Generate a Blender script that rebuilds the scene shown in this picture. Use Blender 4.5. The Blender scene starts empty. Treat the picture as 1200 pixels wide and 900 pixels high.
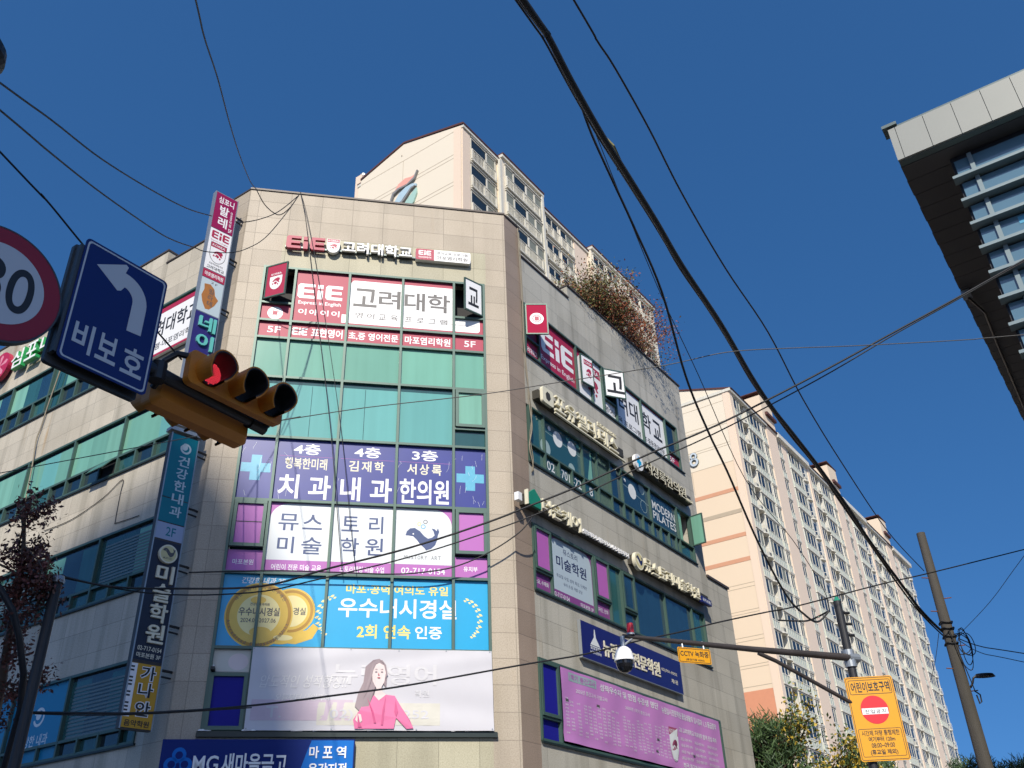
import bpy, bmesh, math, random
from mathutils import Matrix, Vector
R = math.radians
rng = random.Random(7)
sc = bpy.context.scene
COL = sc.collection

# ------------------------------------------------------------------ camera
PITCH, ROLL = 31.195, -2.111
cam = bpy.data.cameras.new('camera'); camo = bpy.data.objects.new('camera', cam); COL.objects.link(camo)
cam.sensor_width = 36.0; cam.lens = 36.0 * 1072.24 / 1200.0; cam.clip_start = 0.05; cam.clip_end = 4000
camo.matrix_world = Matrix.Translation((0, 0, 1.6)) @ Matrix.Rotation(R(90 + PITCH), 4, 'X') @ Matrix.Rotation(R(ROLL), 4, 'Z')
sc.camera = camo

# ------------------------------------------------------------------ sky, sun, exposure
SUN = Vector((-0.0335, -0.7873, 0.6157)).normalized()      # towards the sun
w = bpy.data.worlds.new('World'); sc.world = w; w.use_nodes = True
nt = w.node_tree; bg = nt.nodes['Background']
sky = nt.nodes.new('ShaderNodeTexSky'); sky.sky_type = 'NISHITA'; sky.sun_disc = False
sky.sun_elevation = math.asin(SUN.z); sky.sun_rotation = math.atan2(SUN.x, SUN.y) % (2 * math.pi)
sky.air_density = 1.0; sky.dust_density = 1.0; sky.ozone_density = 5.5; sky.altitude = 50
tg = nt.nodes.new('ShaderNodeTexCoord'); va = nt.nodes.new('ShaderNodeVectorMath'); va.inputs[1].default_value = (0, 0, 0.30)      # a flatter, deeper autumn gradient
vn = nt.nodes.new('ShaderNodeVectorMath'); vn.operation = 'NORMALIZE'; nt.links.new(tg.outputs['Generated'], va.inputs[0]); nt.links.new(va.outputs[0], vn.inputs[0]); nt.links.new(vn.outputs[0], sky.inputs[0])
hs = nt.nodes.new('ShaderNodeHueSaturation'); hs.inputs['Saturation'].default_value = 1.20; nt.links.new(sky.outputs[0], hs.inputs['Color'])
nt.links.new(hs.outputs[0], bg.inputs[0]); bg.inputs[1].default_value = 0.102
sun = bpy.data.lights.new('sun', 'SUN'); suno = bpy.data.objects.new('sun', sun); COL.objects.link(suno)
sun.energy = 3.45; sun.angle = R(0.53); sun.color = (1.0, 0.93, 0.82)
suno.rotation_euler = (-SUN).to_track_quat('-Z', 'Y').to_euler(); suno.location = (0, -20, 60)
sc.view_settings.view_transform = 'Standard'; sc.view_settings.look = 'None'
sc.view_settings.gamma = 1; sc.view_settings.exposure = 0.65; sc.view_settings.use_curve_mapping = False
sc.cycles.max_bounces = 6; sc.cycles.caustics_reflective = False; sc.cycles.caustics_refractive = False

# ------------------------------------------------------------------ materials
def S(r, g, b, k=0.8):
    f = lambda c: ((c / 255.0) / 12.92 if c < 10.3 else (((c / 255.0) + 0.055) / 1.055) ** 2.4)
    return (f(r) * k, f(g) * k, f(b) * k)

MATS = {}
def mat(name, col, rough=0.6, metal=0.0, var=0.10, vs=2.5, bump=0.0, bs=60.0, streak=0.0, spec=0.5, emit=None, coat=0.0, rnd=0.0):
    if name in MATS: return MATS[name]
    m = bpy.data.materials.new(name); m.use_nodes = True; MATS[name] = m
    n, l = m.node_tree.nodes, m.node_tree.links
    p = n['Principled BSDF']
    p.inputs['Roughness'].default_value = rough; p.inputs['Metallic'].default_value = metal
    p.inputs['Specular IOR Level'].default_value = spec; p.inputs['Coat Weight'].default_value = coat
    tc = n.new('ShaderNodeTexCoord')
    no = n.new('ShaderNodeTexNoise'); no.inputs['Scale'].default_value = vs; no.inputs['Detail'].default_value = 5
    l.new(tc.outputs['Object'], no.inputs['Vector'])
    mx = n.new('ShaderNodeMix'); mx.data_type = 'RGBA'
    mx.inputs[6].default_value = (*[c * (1 - var) for c in col], 1); mx.inputs[7].default_value = (*[min(1, c * (1 + var)) for c in col], 1)
    l.new(no.outputs['Fac'], mx.inputs[0]); out = mx.outputs[2]
    if streak > 0:
        mp = n.new('ShaderNodeMapping'); mp.inputs['Scale'].default_value = (5, 5, 0.22); l.new(tc.outputs['Object'], mp.inputs['Vector'])
        n2 = n.new('ShaderNodeTexNoise'); n2.inputs['Scale'].default_value = 1.0; n2.inputs['Detail'].default_value = 6; l.new(mp.outputs[0], n2.inputs['Vector'])
        rp = n.new('ShaderNodeValToRGB'); rp.color_ramp.elements[0].position = 0.38; rp.color_ramp.elements[1].position = 0.6
        rp.color_ramp.elements[0].color = (1 - streak, 1 - streak, 1 - streak * 1.1, 1); l.new(n2.outputs['Fac'], rp.inputs[0])
        mu = n.new('ShaderNodeMix'); mu.data_type = 'RGBA'; mu.blend_type = 'MULTIPLY'; mu.inputs[0].default_value = 1
        l.new(out, mu.inputs[6]); l.new(rp.outputs[0], mu.inputs[7]); out = mu.outputs[2]
    if rnd > 0:
        oi = n.new('ShaderNodeObjectInfo'); mr = n.new('ShaderNodeMapRange'); mr.inputs['To Min'].default_value = 1 - rnd; mr.inputs['To Max'].default_value = 1 + rnd * .6; l.new(oi.outputs['Random'], mr.inputs[0])
        hv = n.new('ShaderNodeHueSaturation'); l.new(mr.outputs[0], hv.inputs['Value']); l.new(out, hv.inputs['Color']); out = hv.outputs[0]
    l.new(out, p.inputs['Base Color'])
    if bump > 0:
        n3 = n.new('ShaderNodeTexNoise'); n3.inputs['Scale'].default_value = bs; n3.inputs['Detail'].default_value = 3; l.new(tc.outputs['Object'], n3.inputs['Vector'])
        b = n.new('ShaderNodeBump'); b.inputs['Strength'].default_value = bump; b.inputs['Distance'].default_value = 0.02
        l.new(n3.outputs['Fac'], b.inputs['Height']); l.new(b.outputs[0], p.inputs['Normal'])
    if emit:
        p.inputs['Emission Color'].default_value = (*emit[:3], 1); p.inputs['Emission Strength'].default_value = emit[3]
    return m

def stone(name, col, bw=0.84, bh=0.557, uo=0.0, zo=0.0, rust=0.0, var=0.14, rough=0.55, offs=0.0, dirt=0.25, polish=0.4):
    m = bpy.data.materials.new(name); m.use_nodes = True; MATS[name] = m
    n, l = m.node_tree.nodes, m.node_tree.links; p = n['Principled BSDF']
    p.inputs['Roughness'].default_value = rough; p.inputs['Specular IOR Level'].default_value = polish
    tc = n.new('ShaderNodeTexCoord'); sp = n.new('ShaderNodeSeparateXYZ'); l.new(tc.outputs['Object'], sp.inputs[0])
    ax = n.new('ShaderNodeMath'); ax.inputs[1].default_value = uo + 100 * bw; l.new(sp.outputs[0], ax.inputs[0])
    az = n.new('ShaderNodeMath'); az.inputs[1].default_value = zo + 100 * bh; l.new(sp.outputs[2], az.inputs[0])
    cb = n.new('ShaderNodeCombineXYZ'); l.new(ax.outputs[0], cb.inputs[0]); l.new(az.outputs[0], cb.inputs[1])
    br = n.new('ShaderNodeTexBrick'); br.offset = offs; br.squash = 1.0
    br.inputs['Scale'].default_value = 1; br.inputs['Brick Width'].default_value = bw; br.inputs['Row Height'].default_value = bh
    br.inputs['Mortar Size'].default_value = 0.007; br.inputs['Mortar Smooth'].default_value = 0.3; br.inputs['Bias'].default_value = 0
    br.inputs['Color1'].default_value = (*[c * (1 - var * .6) for c in col], 1); br.inputs['Color2'].default_value = (*[c * (1 + var * .6) for c in col], 1)
    br.inputs['Mortar'].default_value = (*[c * 0.58 for c in col], 1); l.new(cb.outputs[0], br.inputs['Vector'])
    out = br.outputs['Color']
    def mul(vec_scale, scale, lo, hi, dark, detail=6, fac=1.0):
        nonlocal out
        mp = n.new('ShaderNodeMapping'); mp.inputs['Scale'].default_value = vec_scale; l.new(tc.outputs['Object'], mp.inputs['Vector'])
        q = n.new('ShaderNodeTexNoise'); q.inputs['Scale'].default_value = scale; q.inputs['Detail'].default_value = detail; l.new(mp.outputs[0], q.inputs['Vector'])
        rp = n.new('ShaderNodeValToRGB'); rp.color_ramp.elements[0].position = lo; rp.color_ramp.elements[1].position = hi
        rp.color_ramp.elements[0].color = (*dark, 1); l.new(q.outputs['Fac'], rp.inputs[0])
        mu = n.new('ShaderNodeMix'); mu.data_type = 'RGBA'; mu.blend_type = 'MULTIPLY'; mu.inputs[0].default_value = fac
        l.new(out, mu.inputs[6]); l.new(rp.outputs[0], mu.inputs[7]); out = mu.outputs[2]
    mul((1, 1, 1), 38.0, 0.3, 0.62, (0.78, 0.77, 0.76), 2)                 # granite grain
    mul((2.3, 2.3, 0.14), 1.0, 0.30, 0.50, (1 - dirt * .5, 1 - dirt * .5, 1 - dirt * .53))   # rain streaks
    mul((1, 1, 1), 0.7, 0.35, 0.6, (0.9, 0.89, 0.87))                      # broad patches
    if rust > 0: mul((1.6, 1.6, 0.2), 1.1, 0.27, 0.36, (0.85, 0.62, 0.36), 3, rust)
    l.new(out, p.inputs['Base Color'])
    b = n.new('ShaderNodeBump'); b.inputs['Strength'].default_value = 0.35; b.inputs['Distance'].default_value = 0.006; b.invert = True
    l.new(br.outputs['Fac'], b.inputs['Height']); l.new(b.outputs[0], p.inputs['Normal'])
    return m

# ------------------------------------------------------------------ mesh building: local axes are u (along a face), z (up), d (out of the face)
class MB:
    def __init__(s): s.v, s.f, s.m = [], [], []
    def add(s, vs, fs, m=0):
        o = len(s.v); s.v += vs; s.f += [tuple(i + o for i in f) for f in fs]; s.m += [m] * len(fs)
    def box(s, u0, u1, z0, z1, d0, d1, m=0):
        vs = [(u, -d, z) for d in (d0, d1) for z in (z0, z1) for u in (u0, u1)]
        s.add(vs, [(0, 2, 3, 1), (4, 5, 7, 6), (0, 1, 5, 4), (2, 6, 7, 3), (0, 4, 6, 2), (1, 3, 7, 5)], m)
    def prism(s, pts, d0, d1, m=0):
        a = sum(pts[i][0] * pts[(i + 1) % len(pts)][1] - pts[(i + 1) % len(pts)][0] * pts[i][1] for i in range(len(pts)))
        if a < 0: pts = pts[::-1]
        n = len(pts)
        vs = [(u, -d1, z) for u, z in pts]
        if d0 == d1: s.add(vs, [tuple(range(n))], m); return
        vs += [(u, -d0, z) for u, z in pts]
        s.add(vs, [tuple(range(n)), tuple(range(2 * n - 1, n - 1, -1))] + [(i, n + i, n + (i + 1) % n, (i + 1) % n) for i in range(n)], m)
    def disc(s, u, z, r, d0, d1, m=0, seg=32, rz=None):
        rz = rz or r
        s.prism([(u + r * math.cos(2 * math.pi * k / seg), z + rz * math.sin(2 * math.pi * k / seg)) for k in range(seg)], d0, d1, m)
    def ring(s, u, z, r0, r1, d0, d1, m=0, seg=40, a0=0.0, a1=360.0, k=1.0):
        full = abs(a1 - a0 - 360) < 1e-6; nn = seg + (0 if full else 1)
        vs = []
        for i in range(nn):
            a = R(a0 + (a1 - a0) * i / seg)
            for r in (r0, r1):
                for d in (d1, d0): vs.append((u + r * k * math.cos(a), -d, z + r * math.sin(a)))
        fs = []
        for i in range(seg):
            a, b = 4 * i, 4 * ((i + 1) % nn)
            fs += [(a, a + 2, b + 2, b), (a + 1, b + 1, b + 3, a + 3), (a + 2, a + 3, b + 3, b + 2), (a, b, b + 1, a + 1)]
        s.add(vs, fs, m)
    def tube(s, P, r, seg=6, m=0, r1=None, cap=True):           # P: points (x, y, z) already in the object's own axes
        P = [Vector(p) for p in P]; n = len(P); vs = []
        for i, p in enumerate(P):
            t = (P[min(i + 1, n - 1)] - P[max(i - 1, 0)]).normalized()
            a = t.cross(Vector((0, 0, 1)) if abs(t.z) < 0.95 else Vector((1, 0, 0))).normalized(); b = t.cross(a)
            rr = r if r1 is None else r + (r1 - r) * i / (n - 1)
            for k in range(seg):
                q = p + (a * math.cos(2 * math.pi * k / seg) + b * math.sin(2 * math.pi * k / seg)) * rr; vs.append(tuple(q))
        fs = [(i * seg + k, i * seg + (k + 1) % seg, (i + 1) * seg + (k + 1) % seg, (i + 1) * seg + k) for i in range(n - 1) for k in range(seg)]
        if cap: fs += [tuple(range(seg - 1, -1, -1)), tuple(range((n - 1) * seg, n * seg))]
        s.add(vs, fs, m)
    def ftube(s, P, r, seg=8, m=0, r1=None): s.tube([(u, -d, z) for u, z, d in P], r, seg, m, r1)    # points as (u, z, d)
    def quad(s, a, b, c, d, m=0): s.add([a, b, c, d], [(0, 1, 2, 3)], m)
    def leaf(s, c, size, m=0, asp=0.6):
        n = Vector((rng.gauss(0, 1), rng.gauss(0, 1), rng.gauss(0, 1) + .3)).normalized()
        t = n.cross(Vector((rng.gauss(0, 1), rng.gauss(0, 1), rng.gauss(0, 1)))).normalized(); b = n.cross(t)
        t *= size; b *= size * asp; c = Vector(c)
        s.add([tuple(c - t), tuple(c - b * .8), tuple(c + t), tuple(c + b * .8)], [(0, 1, 2, 3)], m)

def frame(O, az): return Matrix.Translation((O[0], O[1], O[2] if len(O) > 2 else 0)) @ Matrix.Rotation(R(az), 4, 'Z')
WORLD = Matrix.Identity(4)

WHOLE = ('foliage', 'crown', 'strand', 'stem', 'trunk', 'louvre', 'joint', 'binding', 'cable_coil', 'ground', 'road', 'soffit', 'led_dots', 'interior', 'black_key', 'medal', 'whale', 'window', 'rear_wall')
def pieces(mb):
    n = len(mb.v); p = list(range(n))
    def find(i):
        while p[i] != i: p[i] = p[p[i]]; i = p[i]
        return i
    for f in mb.f:
        r = find(f[0])
        for i in f[1:]:
            q = find(i)
            if q != r: p[q] = r
    isl = {}
    for i in range(n): isl.setdefault(find(i), []).append(i)
    if not 2 <= len(isl) <= 600: return None
    B = []
    for k, ix in isl.items():
        lo = [min(mb.v[i][a] for i in ix) for a in range(3)]; hi = [max(mb.v[i][a] for i in ix) for a in range(3)]; B.append([k, lo, hi, max(hi[a] - lo[a] for a in range(3))])
    g = list(range(len(B)))
    def fg(i):
        while g[i] != i: i = g[i]
        return i
    for i in range(len(B)):
        for j in range(i):
            gap = math.sqrt(sum(max(0, B[i][1][a] - B[j][2][a], B[j][1][a] - B[i][2][a]) ** 2 for a in range(3)))
            if gap <= max(.02, .5 * max(B[i][3], B[j][3])): g[fg(i)] = fg(j)
    grp = {}
    for i, b in enumerate(B): grp.setdefault(fg(i), set()).add(b[0])
    if not 2 <= len(grp) <= 40: return None
    out = []
    for ks in grp.values():
        m = MB(); mp = {}
        for f, mi in zip(mb.f, mb.m):
            if find(f[0]) in ks:
                for i in f:
                    if i not in mp: mp[i] = len(m.v); m.v.append(mb.v[i])
                m.f.append(tuple(mp[i] for i in f)); m.m.append(mi)
        out.append(m)
    return out
def ob(name, mb, mats, parent=None, fr=WORLD, fix=False, smooth=False, whole=False):
    if parent is not None and not whole and name not in WHOLE and len(mb.v) < 6000:
        ps = pieces(mb)
        if ps: return [ob(name, m, mats, parent, fr, fix, smooth, True) for m in ps][0]
    me = bpy.data.meshes.new(name); me.from_pydata(mb.v, [], mb.f)
    for m in (mats if isinstance(mats, (list, tuple)) else [mats]): me.materials.append(MATS[m] if isinstance(m, str) else m)
    me.polygons.foreach_set('material_index', mb.m)
    if smooth: me.polygons.foreach_set('use_smooth', [True] * len(mb.f))
    me.update()
    if fix:
        bm = bmesh.new(); bm.from_mesh(me); bmesh.ops.recalc_face_normals(bm, faces=bm.faces); bm.to_mesh(me); bm.free()
    o = bpy.data.objects.new(name, me); COL.objects.link(o)
    if parent is not None:
        o.parent = parent
        base = Matrix.Identity(4); q = parent
        while q is not None: base = q.matrix_basis @ base; q = q.parent
        o.matrix_basis = base.inverted() @ fr
    else: o.matrix_basis = fr
    return o

def tag(o, label, cat, group=None, kind=None):
    if label: o['label'] = label
    if cat: o['category'] = cat
    if group: o['group'] = group
    if kind: o['kind'] = kind
    return o
def thing(name, label, cat, loc, group=None):
    o = bpy.data.objects.new(name, None); COL.objects.link(o); o.empty_display_size = 0.3
    o.location = loc; return tag(o, label, cat, group)
def at(fr, u, z, d=0): return tuple(fr @ Vector((u, -d, z)))
def dup(o, parent, basis):
    c = o.copy(); COL.objects.link(c); c.parent = parent; c.matrix_basis = basis; return c

# ------------------------------------------------------------------ lettering (Blender's own built-in font)
_G = {}
_tc = bpy.data.curves.new('lettering', 'FONT'); _to = bpy.data.objects.new('lettering', _tc)
_ts = bpy.data.scenes.new('type'); _ts.collection.objects.link(_to)
def glyphs(s, off, solid, shear=0.0, res=3):
    k = (s, off, solid, shear, res)
    if k in _G: return _G[k]
    _tc.body = s; _tc.offset = off; _tc.extrude = 0.5 if solid else 0.0; _tc.resolution_u = res; _tc.shear = shear
    me = bpy.data.meshes.new_from_object(_to)
    v = [tuple(x.co) for x in me.vertices]; f = [tuple(p.vertices) for p in me.polygons]
    bpy.data.meshes.remove(me)
    x0, x1 = min(a[0] for a in v), max(a[0] for a in v); y0, y1 = min(a[1] for a in v), max(a[1] for a in v)
    _G[k] = (v, f, x0, x1, y0, y1); return _G[k]
def text(mb, s, u0, u1, z0, z1, d0, d1=None, m=0, off=0.02, shear=0.0, res=3):
    off = min(off, .020 if ord(max(s)) > 1000 else .010) if off < .08 else off
    solid = d1 is not None and d1 != d0
    v, f, x0, x1, y0, y1 = glyphs(s, off, solid, shear, res)
    ku, kz = (u1 - u0) / (x1 - x0), (z1 - z0) / (y1 - y0)
    dm, dd = ((d0 + d1) / 2, d1 - d0) if solid else (d0, 0)
    mb.add([(u0 + (x - x0) * ku, -(dm + zz * dd), z0 + (y - y0) * kz) for x, y, zz in v], f, m)
def vtext(mb, s, u0, u1, z0, z1, d0, d1=None, m=0, off=0.03, gap=0.12):
    h = (z1 - z0) / len(s)
    for i, c in enumerate(s): text(mb, c, u0, u1, z1 - h * (i + 1) + h * gap / 2, z1 - h * i - h * gap / 2, d0, d1, m, off)
def spaced(mb, s, u0, u1, z0, z1, d0, d1=None, m=0, off=0.02, gap=0.25):
    w_ = (u1 - u0) / (len(s) + (len(s) - 1) * gap)
    for i, c in enumerate(s):
        if c != ' ': text(mb, c, u0 + i * w_ * (1 + gap), u0 + i * w_ * (1 + gap) + w_, z0, z1, d0, d1, m, off)
def arctext(mb, s, u, z, r, h, a0, a1, d, m=0, off=0.01, inward=False):
    for i, c in enumerate(s):
        if c == ' ': continue
        a = R(a0 + (a1 - a0) * (i + .5) / len(s)); ca, sa = math.cos(a), math.sin(a)
        v, f, x0, x1, y0, y1 = glyphs(c, off, False); cx = (x0 + x1) / 2
        (tx, tz), (nx, nz) = ((sa, -ca), (ca, sa)) if not inward else ((-sa, ca), (-ca, -sa))
        mb.add([(u + r * ca + ((x - cx) * tx + (y - .35) * nx) * h, -d, z + r * sa + ((x - cx) * tz + (y - .35) * nz) * h) for x, y, zz in v], f, m)

def eie(mb, u0, u1, z0, z1, d0, d1, m=0):                      # the heavy block letters E i E
    w_, h = u1 - u0, z1 - z0
    def E(a, wd):
        b = a + wd; t = h * .20; s_ = wd * .34; q = h * .14
        return [(a, z0 + q), (a + q * .8, z0), (b, z0), (b, z0 + t), (a + s_, z0 + t), (a + s_, z0 + h * .40), (b - wd * .06, z0 + h * .40), (b - wd * .06, z0 + h * .60), (a + s_, z0 + h * .60), (a + s_, z1 - t), (b, z1 - t), (b, z1), (a + q * .8, z1), (a, z1 - q)]
    mb.prism(E(u0, w_ * .38), d0, d1, m); mb.prism(E(u1 - w_ * .38, w_ * .38), d0, d1, m)
    c = (u0 + u1) / 2; mb.box(c - w_ * .06, c + w_ * .06, z0, z0 + h * .60, d0, d1, m); mb.box(c - w_ * .06, c + w_ * .06, z0 + h * .72, z1, d0, d1, m)

def rrect(u0, u1, z0, z1, r, corners=(1, 1, 1, 1), seg=6):       # corners: bl, br, tr, tl
    P = []
    for (cx, cz, a, on, px, pz) in ((u0 + r, z0 + r, 180, corners[0], u0, z0), (u1 - r, z0 + r, 270, corners[1], u1, z0), (u1 - r, z1 - r, 0, corners[2], u1, z1), (u0 + r, z1 - r, 90, corners[3], u0, z1)):
        if on: P += [(cx + r * math.cos(R(a + 90 * k / seg)), cz + r * math.sin(R(a + 90 * k / seg))) for k in range(seg + 1)]
        else: P.append((px, pz))
    return P
def shield(u, z, w_, h):
    return [(u - w_ / 2, z + h / 2), (u - w_ / 2, z - h * .05)] + [(u - w_ / 2 * math.cos(R(t)) , z - h * .05 - h * .45 * math.sin(R(t)) ** 1.0) for t in range(15, 90, 15)] + [(u, z - h / 2)] + [(u + w_ / 2 * math.cos(R(t)), z - h * .05 - h * .45 * math.sin(R(t))) for t in range(75, 0, -15)] + [(u + w_ / 2, z - h * .05), (u + w_ / 2, z + h / 2)]
TIGER = [[(-.30, .05), (-.18, .20), (-.02, .30), (.14, .34), (.30, .28), (.36, .12), (.26, .02), (.34, -.10), (.22, -.14), (.14, -.02), (.02, .06), (-.10, .08), (-.20, -.02)],
         [(-.10, .00), (.08, -.04), (.12, -.18), (.00, -.30), (-.06, -.20), (-.16, -.24), (-.12, -.12)], [(.16, -.20), (.26, -.24), (.22, -.36), (.12, -.30)], [(-.28, -.10), (-.18, -.14), (-.22, -.26), (-.32, -.22)]]
def crest(mb, u, z, w_, h, d, red, white, band=True):            # a shield with a red heading and a leaping beast
    t = 0.002
    mb.prism(shield(u, z, w_, h), d, d + t, white)
    if band:
        mb.prism([(u - w_ / 2, z + h * .26), (u + w_ / 2, z + h * .26), (u + w_ / 2, z + h / 2), (u - w_ / 2, z + h / 2)], d + t, d + 2 * t, red)
        text(mb, 'KOREA', u - w_ * .42, u + w_ * .42, z + h * .32, z + h * .44, d + 2.6 * t, None, white, .02)
    for poly in TIGER: mb.prism([(u + x * w_ * .95, z - h * .06 + y * h * .62) for x, y in poly], d + t, d + 2 * t, red)

WHALE = [(-.50, .12), (-.46, .26), (-.36, .36), (-.22, .38), (-.06, .28), (.08, .12), (.20, .04), (.32, .08), (.40, .16), (.36, .30), (.30, .38), (.40, .36), (.46, .30), (.50, .40), (.54, .28), (.50, .16), (.48, .02), (.42, -.16), (.30, -.28), (.14, -.34), (.08, -.26), (-.04, -.16), (-.14, -.02), (-.26, .10), (-.40, .12)]
BELLY = [(-.50, .12), (-.40, .12), (-.26, .10), (-.14, -.02), (-.04, -.16), (.08, -.26), (.14, -.34), (-.02, -.36), (-.20, -.30), (-.36, -.16), (-.46, .00)]
def whale(mb, u, z, w_, d, blue, pale):
    mb.prism([(u + x * w_, z + y * w_) for x, y in BELLY], d, d + .002, pale); mb.prism([(u + x * w_, z + y * w_) for x, y in WHALE], d + .001, d + .003, blue)
    mb.disc(u - .26 * w_, z + .18 * w_, .025 * w_, d + .003, d + .005, pale, 10)
# ------------------------------------------------------------------ palette
stone('stone_beige', S(207, 193, 172, .70), 0.84, 0.557, .05, -.08, 0.15)
stone('stone_pink', S(190, 170, 152, .66), 1.2, 0.557, .1, -.08, 0.0)
stone('stone_pale', S(206, 200, 172, .72), 0.84, 0.557, .05, -.08, 0.3)
stone('stone_cream', S(218, 209, 190, .76), 1.07, 0.557, .1, -.08, 0.9, dirt=.6)
stone('stone_grey', S(209, 205, 191, .75), 1.68, 0.557, -.1, -.08, 0.25, dirt=.6, offs=.5)
mat('alu_green', S(84, 112, 102, .7), .45, .2); mat('alu_dark', S(46, 60, 58, .6), .45, .2); mat('alu_grey', S(120, 134, 132, .7), .4, .3)
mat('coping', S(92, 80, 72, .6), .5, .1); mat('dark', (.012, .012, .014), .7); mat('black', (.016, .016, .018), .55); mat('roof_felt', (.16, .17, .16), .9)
mat('glass_green', S(140, 206, 182, .62), .12, 0, .06, 1.2, spec=.6, streak=.06, rnd=.14); mat('glass_cyan', S(130, 206, 200, .62), .10, 0, .05, .8, spec=.6, streak=.06, rnd=.10)
mat('glass_teal', S(60, 118, 118, .5), .06, 0, .25, .6, spec=.8, streak=.12, rnd=.3); mat('glass_dark', S(34, 58, 72, .55), .05, 0, .2, .7, spec=.9, streak=.12, rnd=.3)
mat('glass_navy', S(44, 84, 110, .55), .05, 0, .25, .7, spec=.9, streak=.12, rnd=.25); mat('blind_mint', S(150, 214, 190, .62), .2, 0, .06, 1, spec=.5, streak=.12, rnd=.15)
mat('film_crimson', (.36, .014, .055), .52, 0, .06, 2, spec=.55); mat('film_white', (.78, .78, .78), .4, 0, .03); mat('ink_grey', (.085, .08, .08), .5)
mat('film_indigo', S(34, 50, 146, .75), .38, 0, .16, 2.2, spec=.5); mat('film_cross', S(96, 190, 222, .72), .4, 0, .14, 14); mat('film_orchid', S(200, 112, 200, .70), .5, 0, .05)
mat('film_paper', S(236, 241, 242, .78), .42, 0, .03); mat('ink_blue', S(62, 86, 140, .65), .5); mat('ink_navy', S(28, 40, 92, .7), .5)
mat('film_azure', S(0, 172, 226, .80), .4, 0, .05); mat('gold', S(240, 200, 76, .80), .35, 0, .18, 3); mat('gold_dark', S(196, 146, 40, .75), .45, 0, .1); mat('gold_pale', S(252, 236, 164, .82), .4, 0, .08, 4); mat('ink_yellow', S(255, 232, 120, .8), .5)
mat('film_blue', S(34, 34, 150, .75), .6, 0, .1, spec=.2); mat('sky_ink', S(140, 200, 225, .8), .5); mat('ink_red', (.5, .02, .04), .5)
mat('white', (.80, .80, .79), .45, 0, .04); mat('letter_cream', S(238, 232, 206, .8), .5, 0, .06); mat('letter_dark', S(80, 76, 66, .5), .6)
mat('pink', S(240, 124, 172, .76), .6, 0, .06); mat('skin_print', S(238, 220, 216, .82), .6); mat('hair_print', S(166, 148, 152, .74), .6); mat('pink_shade', S(226, 96, 150, .72), .6); mat('lip_print', S(206, 110, 120, .75), .6); mat('tarp', S(228, 226, 231, .70), .55, 0, .04, 1.5); mat('tarp_ink', S(240, 238, 236, .80), .6); mat('tarp_yellow', S(232, 228, 214, .71), .6); mat('tarp_pink', S(226, 206, 220, .70), .6)
mat('tarp_faint', S(232, 230, 232, .74), .6); mat('rust', S(140, 84, 40, .6), .8); mat('brown_metal', S(86, 78, 74, .6), .5, .2, .12, 4, streak=.2); mat('galv', S(176, 182, 186, .75), .42, .55, .12, 3)
mat('cable_black', (.010, .010, .011), .6); mat('cable_pale', S(160, 150, 130, .6), .7)
mat('navy_board', S(30, 36, 112, .75), .42, 0, .05)

FA, RA, LA = 11.567, 55.7225, -33.4862                      # bearings of the three faces of the corner building
O0 = (-0.0615, 20.0, 0.0)
FF = frame(O0, FA); RF = frame(O0, RA)
LC = FF @ Vector((-7.03, 0, 0)); LF = frame(LC, LA)

# ------------------------------------------------------------------ ground
def flat(name, pts, z, m, kind='structure'):
    mb = MB(); mb.add([(x, y, z) for x, y in pts], [tuple(range(len(pts)))]); o = ob(name, mb, m); o['kind'] = kind; return o
mat('earth', (.30, .28, .25), .95, 0, .2, .05); mat('asphalt', (.07, .07, .07), .9, 0, .18, .8, .3, 90); mat('paver', (.38, .36, .33), .85, 0, .15, 2, .2, 60); mat('road_paint', (.75, .75, .72), .7, 0, .1, 6)
flat('ground', [(-900, -900), (900, -900), (900, 900), (-900, 900)], -.15, 'earth')
mb = MB()
def strip(fr, u0, u1, d0, d1, z): return [at(fr, u, z, d) for u, d in ((u0, d1), (u1, d1), (u1, d0), (u0, d0))]
flat('road', [(-70, -40), (60, -40), (60, 16), (48, 66), (38, 66), (4, 14), (-8, 14), (-70, 44)], -.14, 'asphalt')
flat('crossing_paint', [(-3.2, 8.5), (2.2, 8.5), (2.2, 11.5), (-3.2, 11.5)], -.134, 'road_paint')
mb = MB(); mb.prism([(-26, -.15), (0, -.15), (0, 0), (-26, 0)], 0, 2.2); ob('pavement', mb, 'paver', None, LF)['kind'] = 'structure'
mb = MB(); mb.prism([(-8, -.15), (1, -.15), (1, 0.003), (-8, 0.003)], 0, 2.4); ob('pavement', mb, 'paver', None, FF)['kind'] = 'structure'
mb = MB(); mb.prism([(0, -.15), (40, -.15), (40, -.003), (0, -.003)], 0, 2.0); ob('pavement', mb, 'paver', None, RF)['kind'] = 'structure'

# ------------------------------------------------------------------ the corner commercial building
BLD = thing('commercial_building', 'stone clad corner building covered in Korean shop signs, five storeys with a chamfered corner', 'building', (O0[0] - 2, O0[1] + 4, 0))
def wall(fr, boxes, m, dep=.35, name='wall'):
    mb = MB()
    for u0, u1, z0, z1 in boxes: mb.box(u0, u1, z0, z1, -dep, 0)
    return ob(name, mb, m, BLD, fr)
# front (chamfer)
wall(FF, [(-7.03, -6.42, 0, 16.83), (-.60, 0, 0, 16.83), (-7.03, 0, 17.9, 19.40), (-7.03, -6.02, 16.83, 17.9), (-.56, 0, 16.83, 17.9)], 'stone_beige')
wall(FF, [(-6.02, -.56, 16.83, 17.9), (-6.42, -.60, 4.0, 5.22)], 'stone_pale')
wall(FF, [(-6.42, -.60, 0, 3.2), (-6.42, -.6, 3.2, 4.0)], 'stone_grey')
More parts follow.
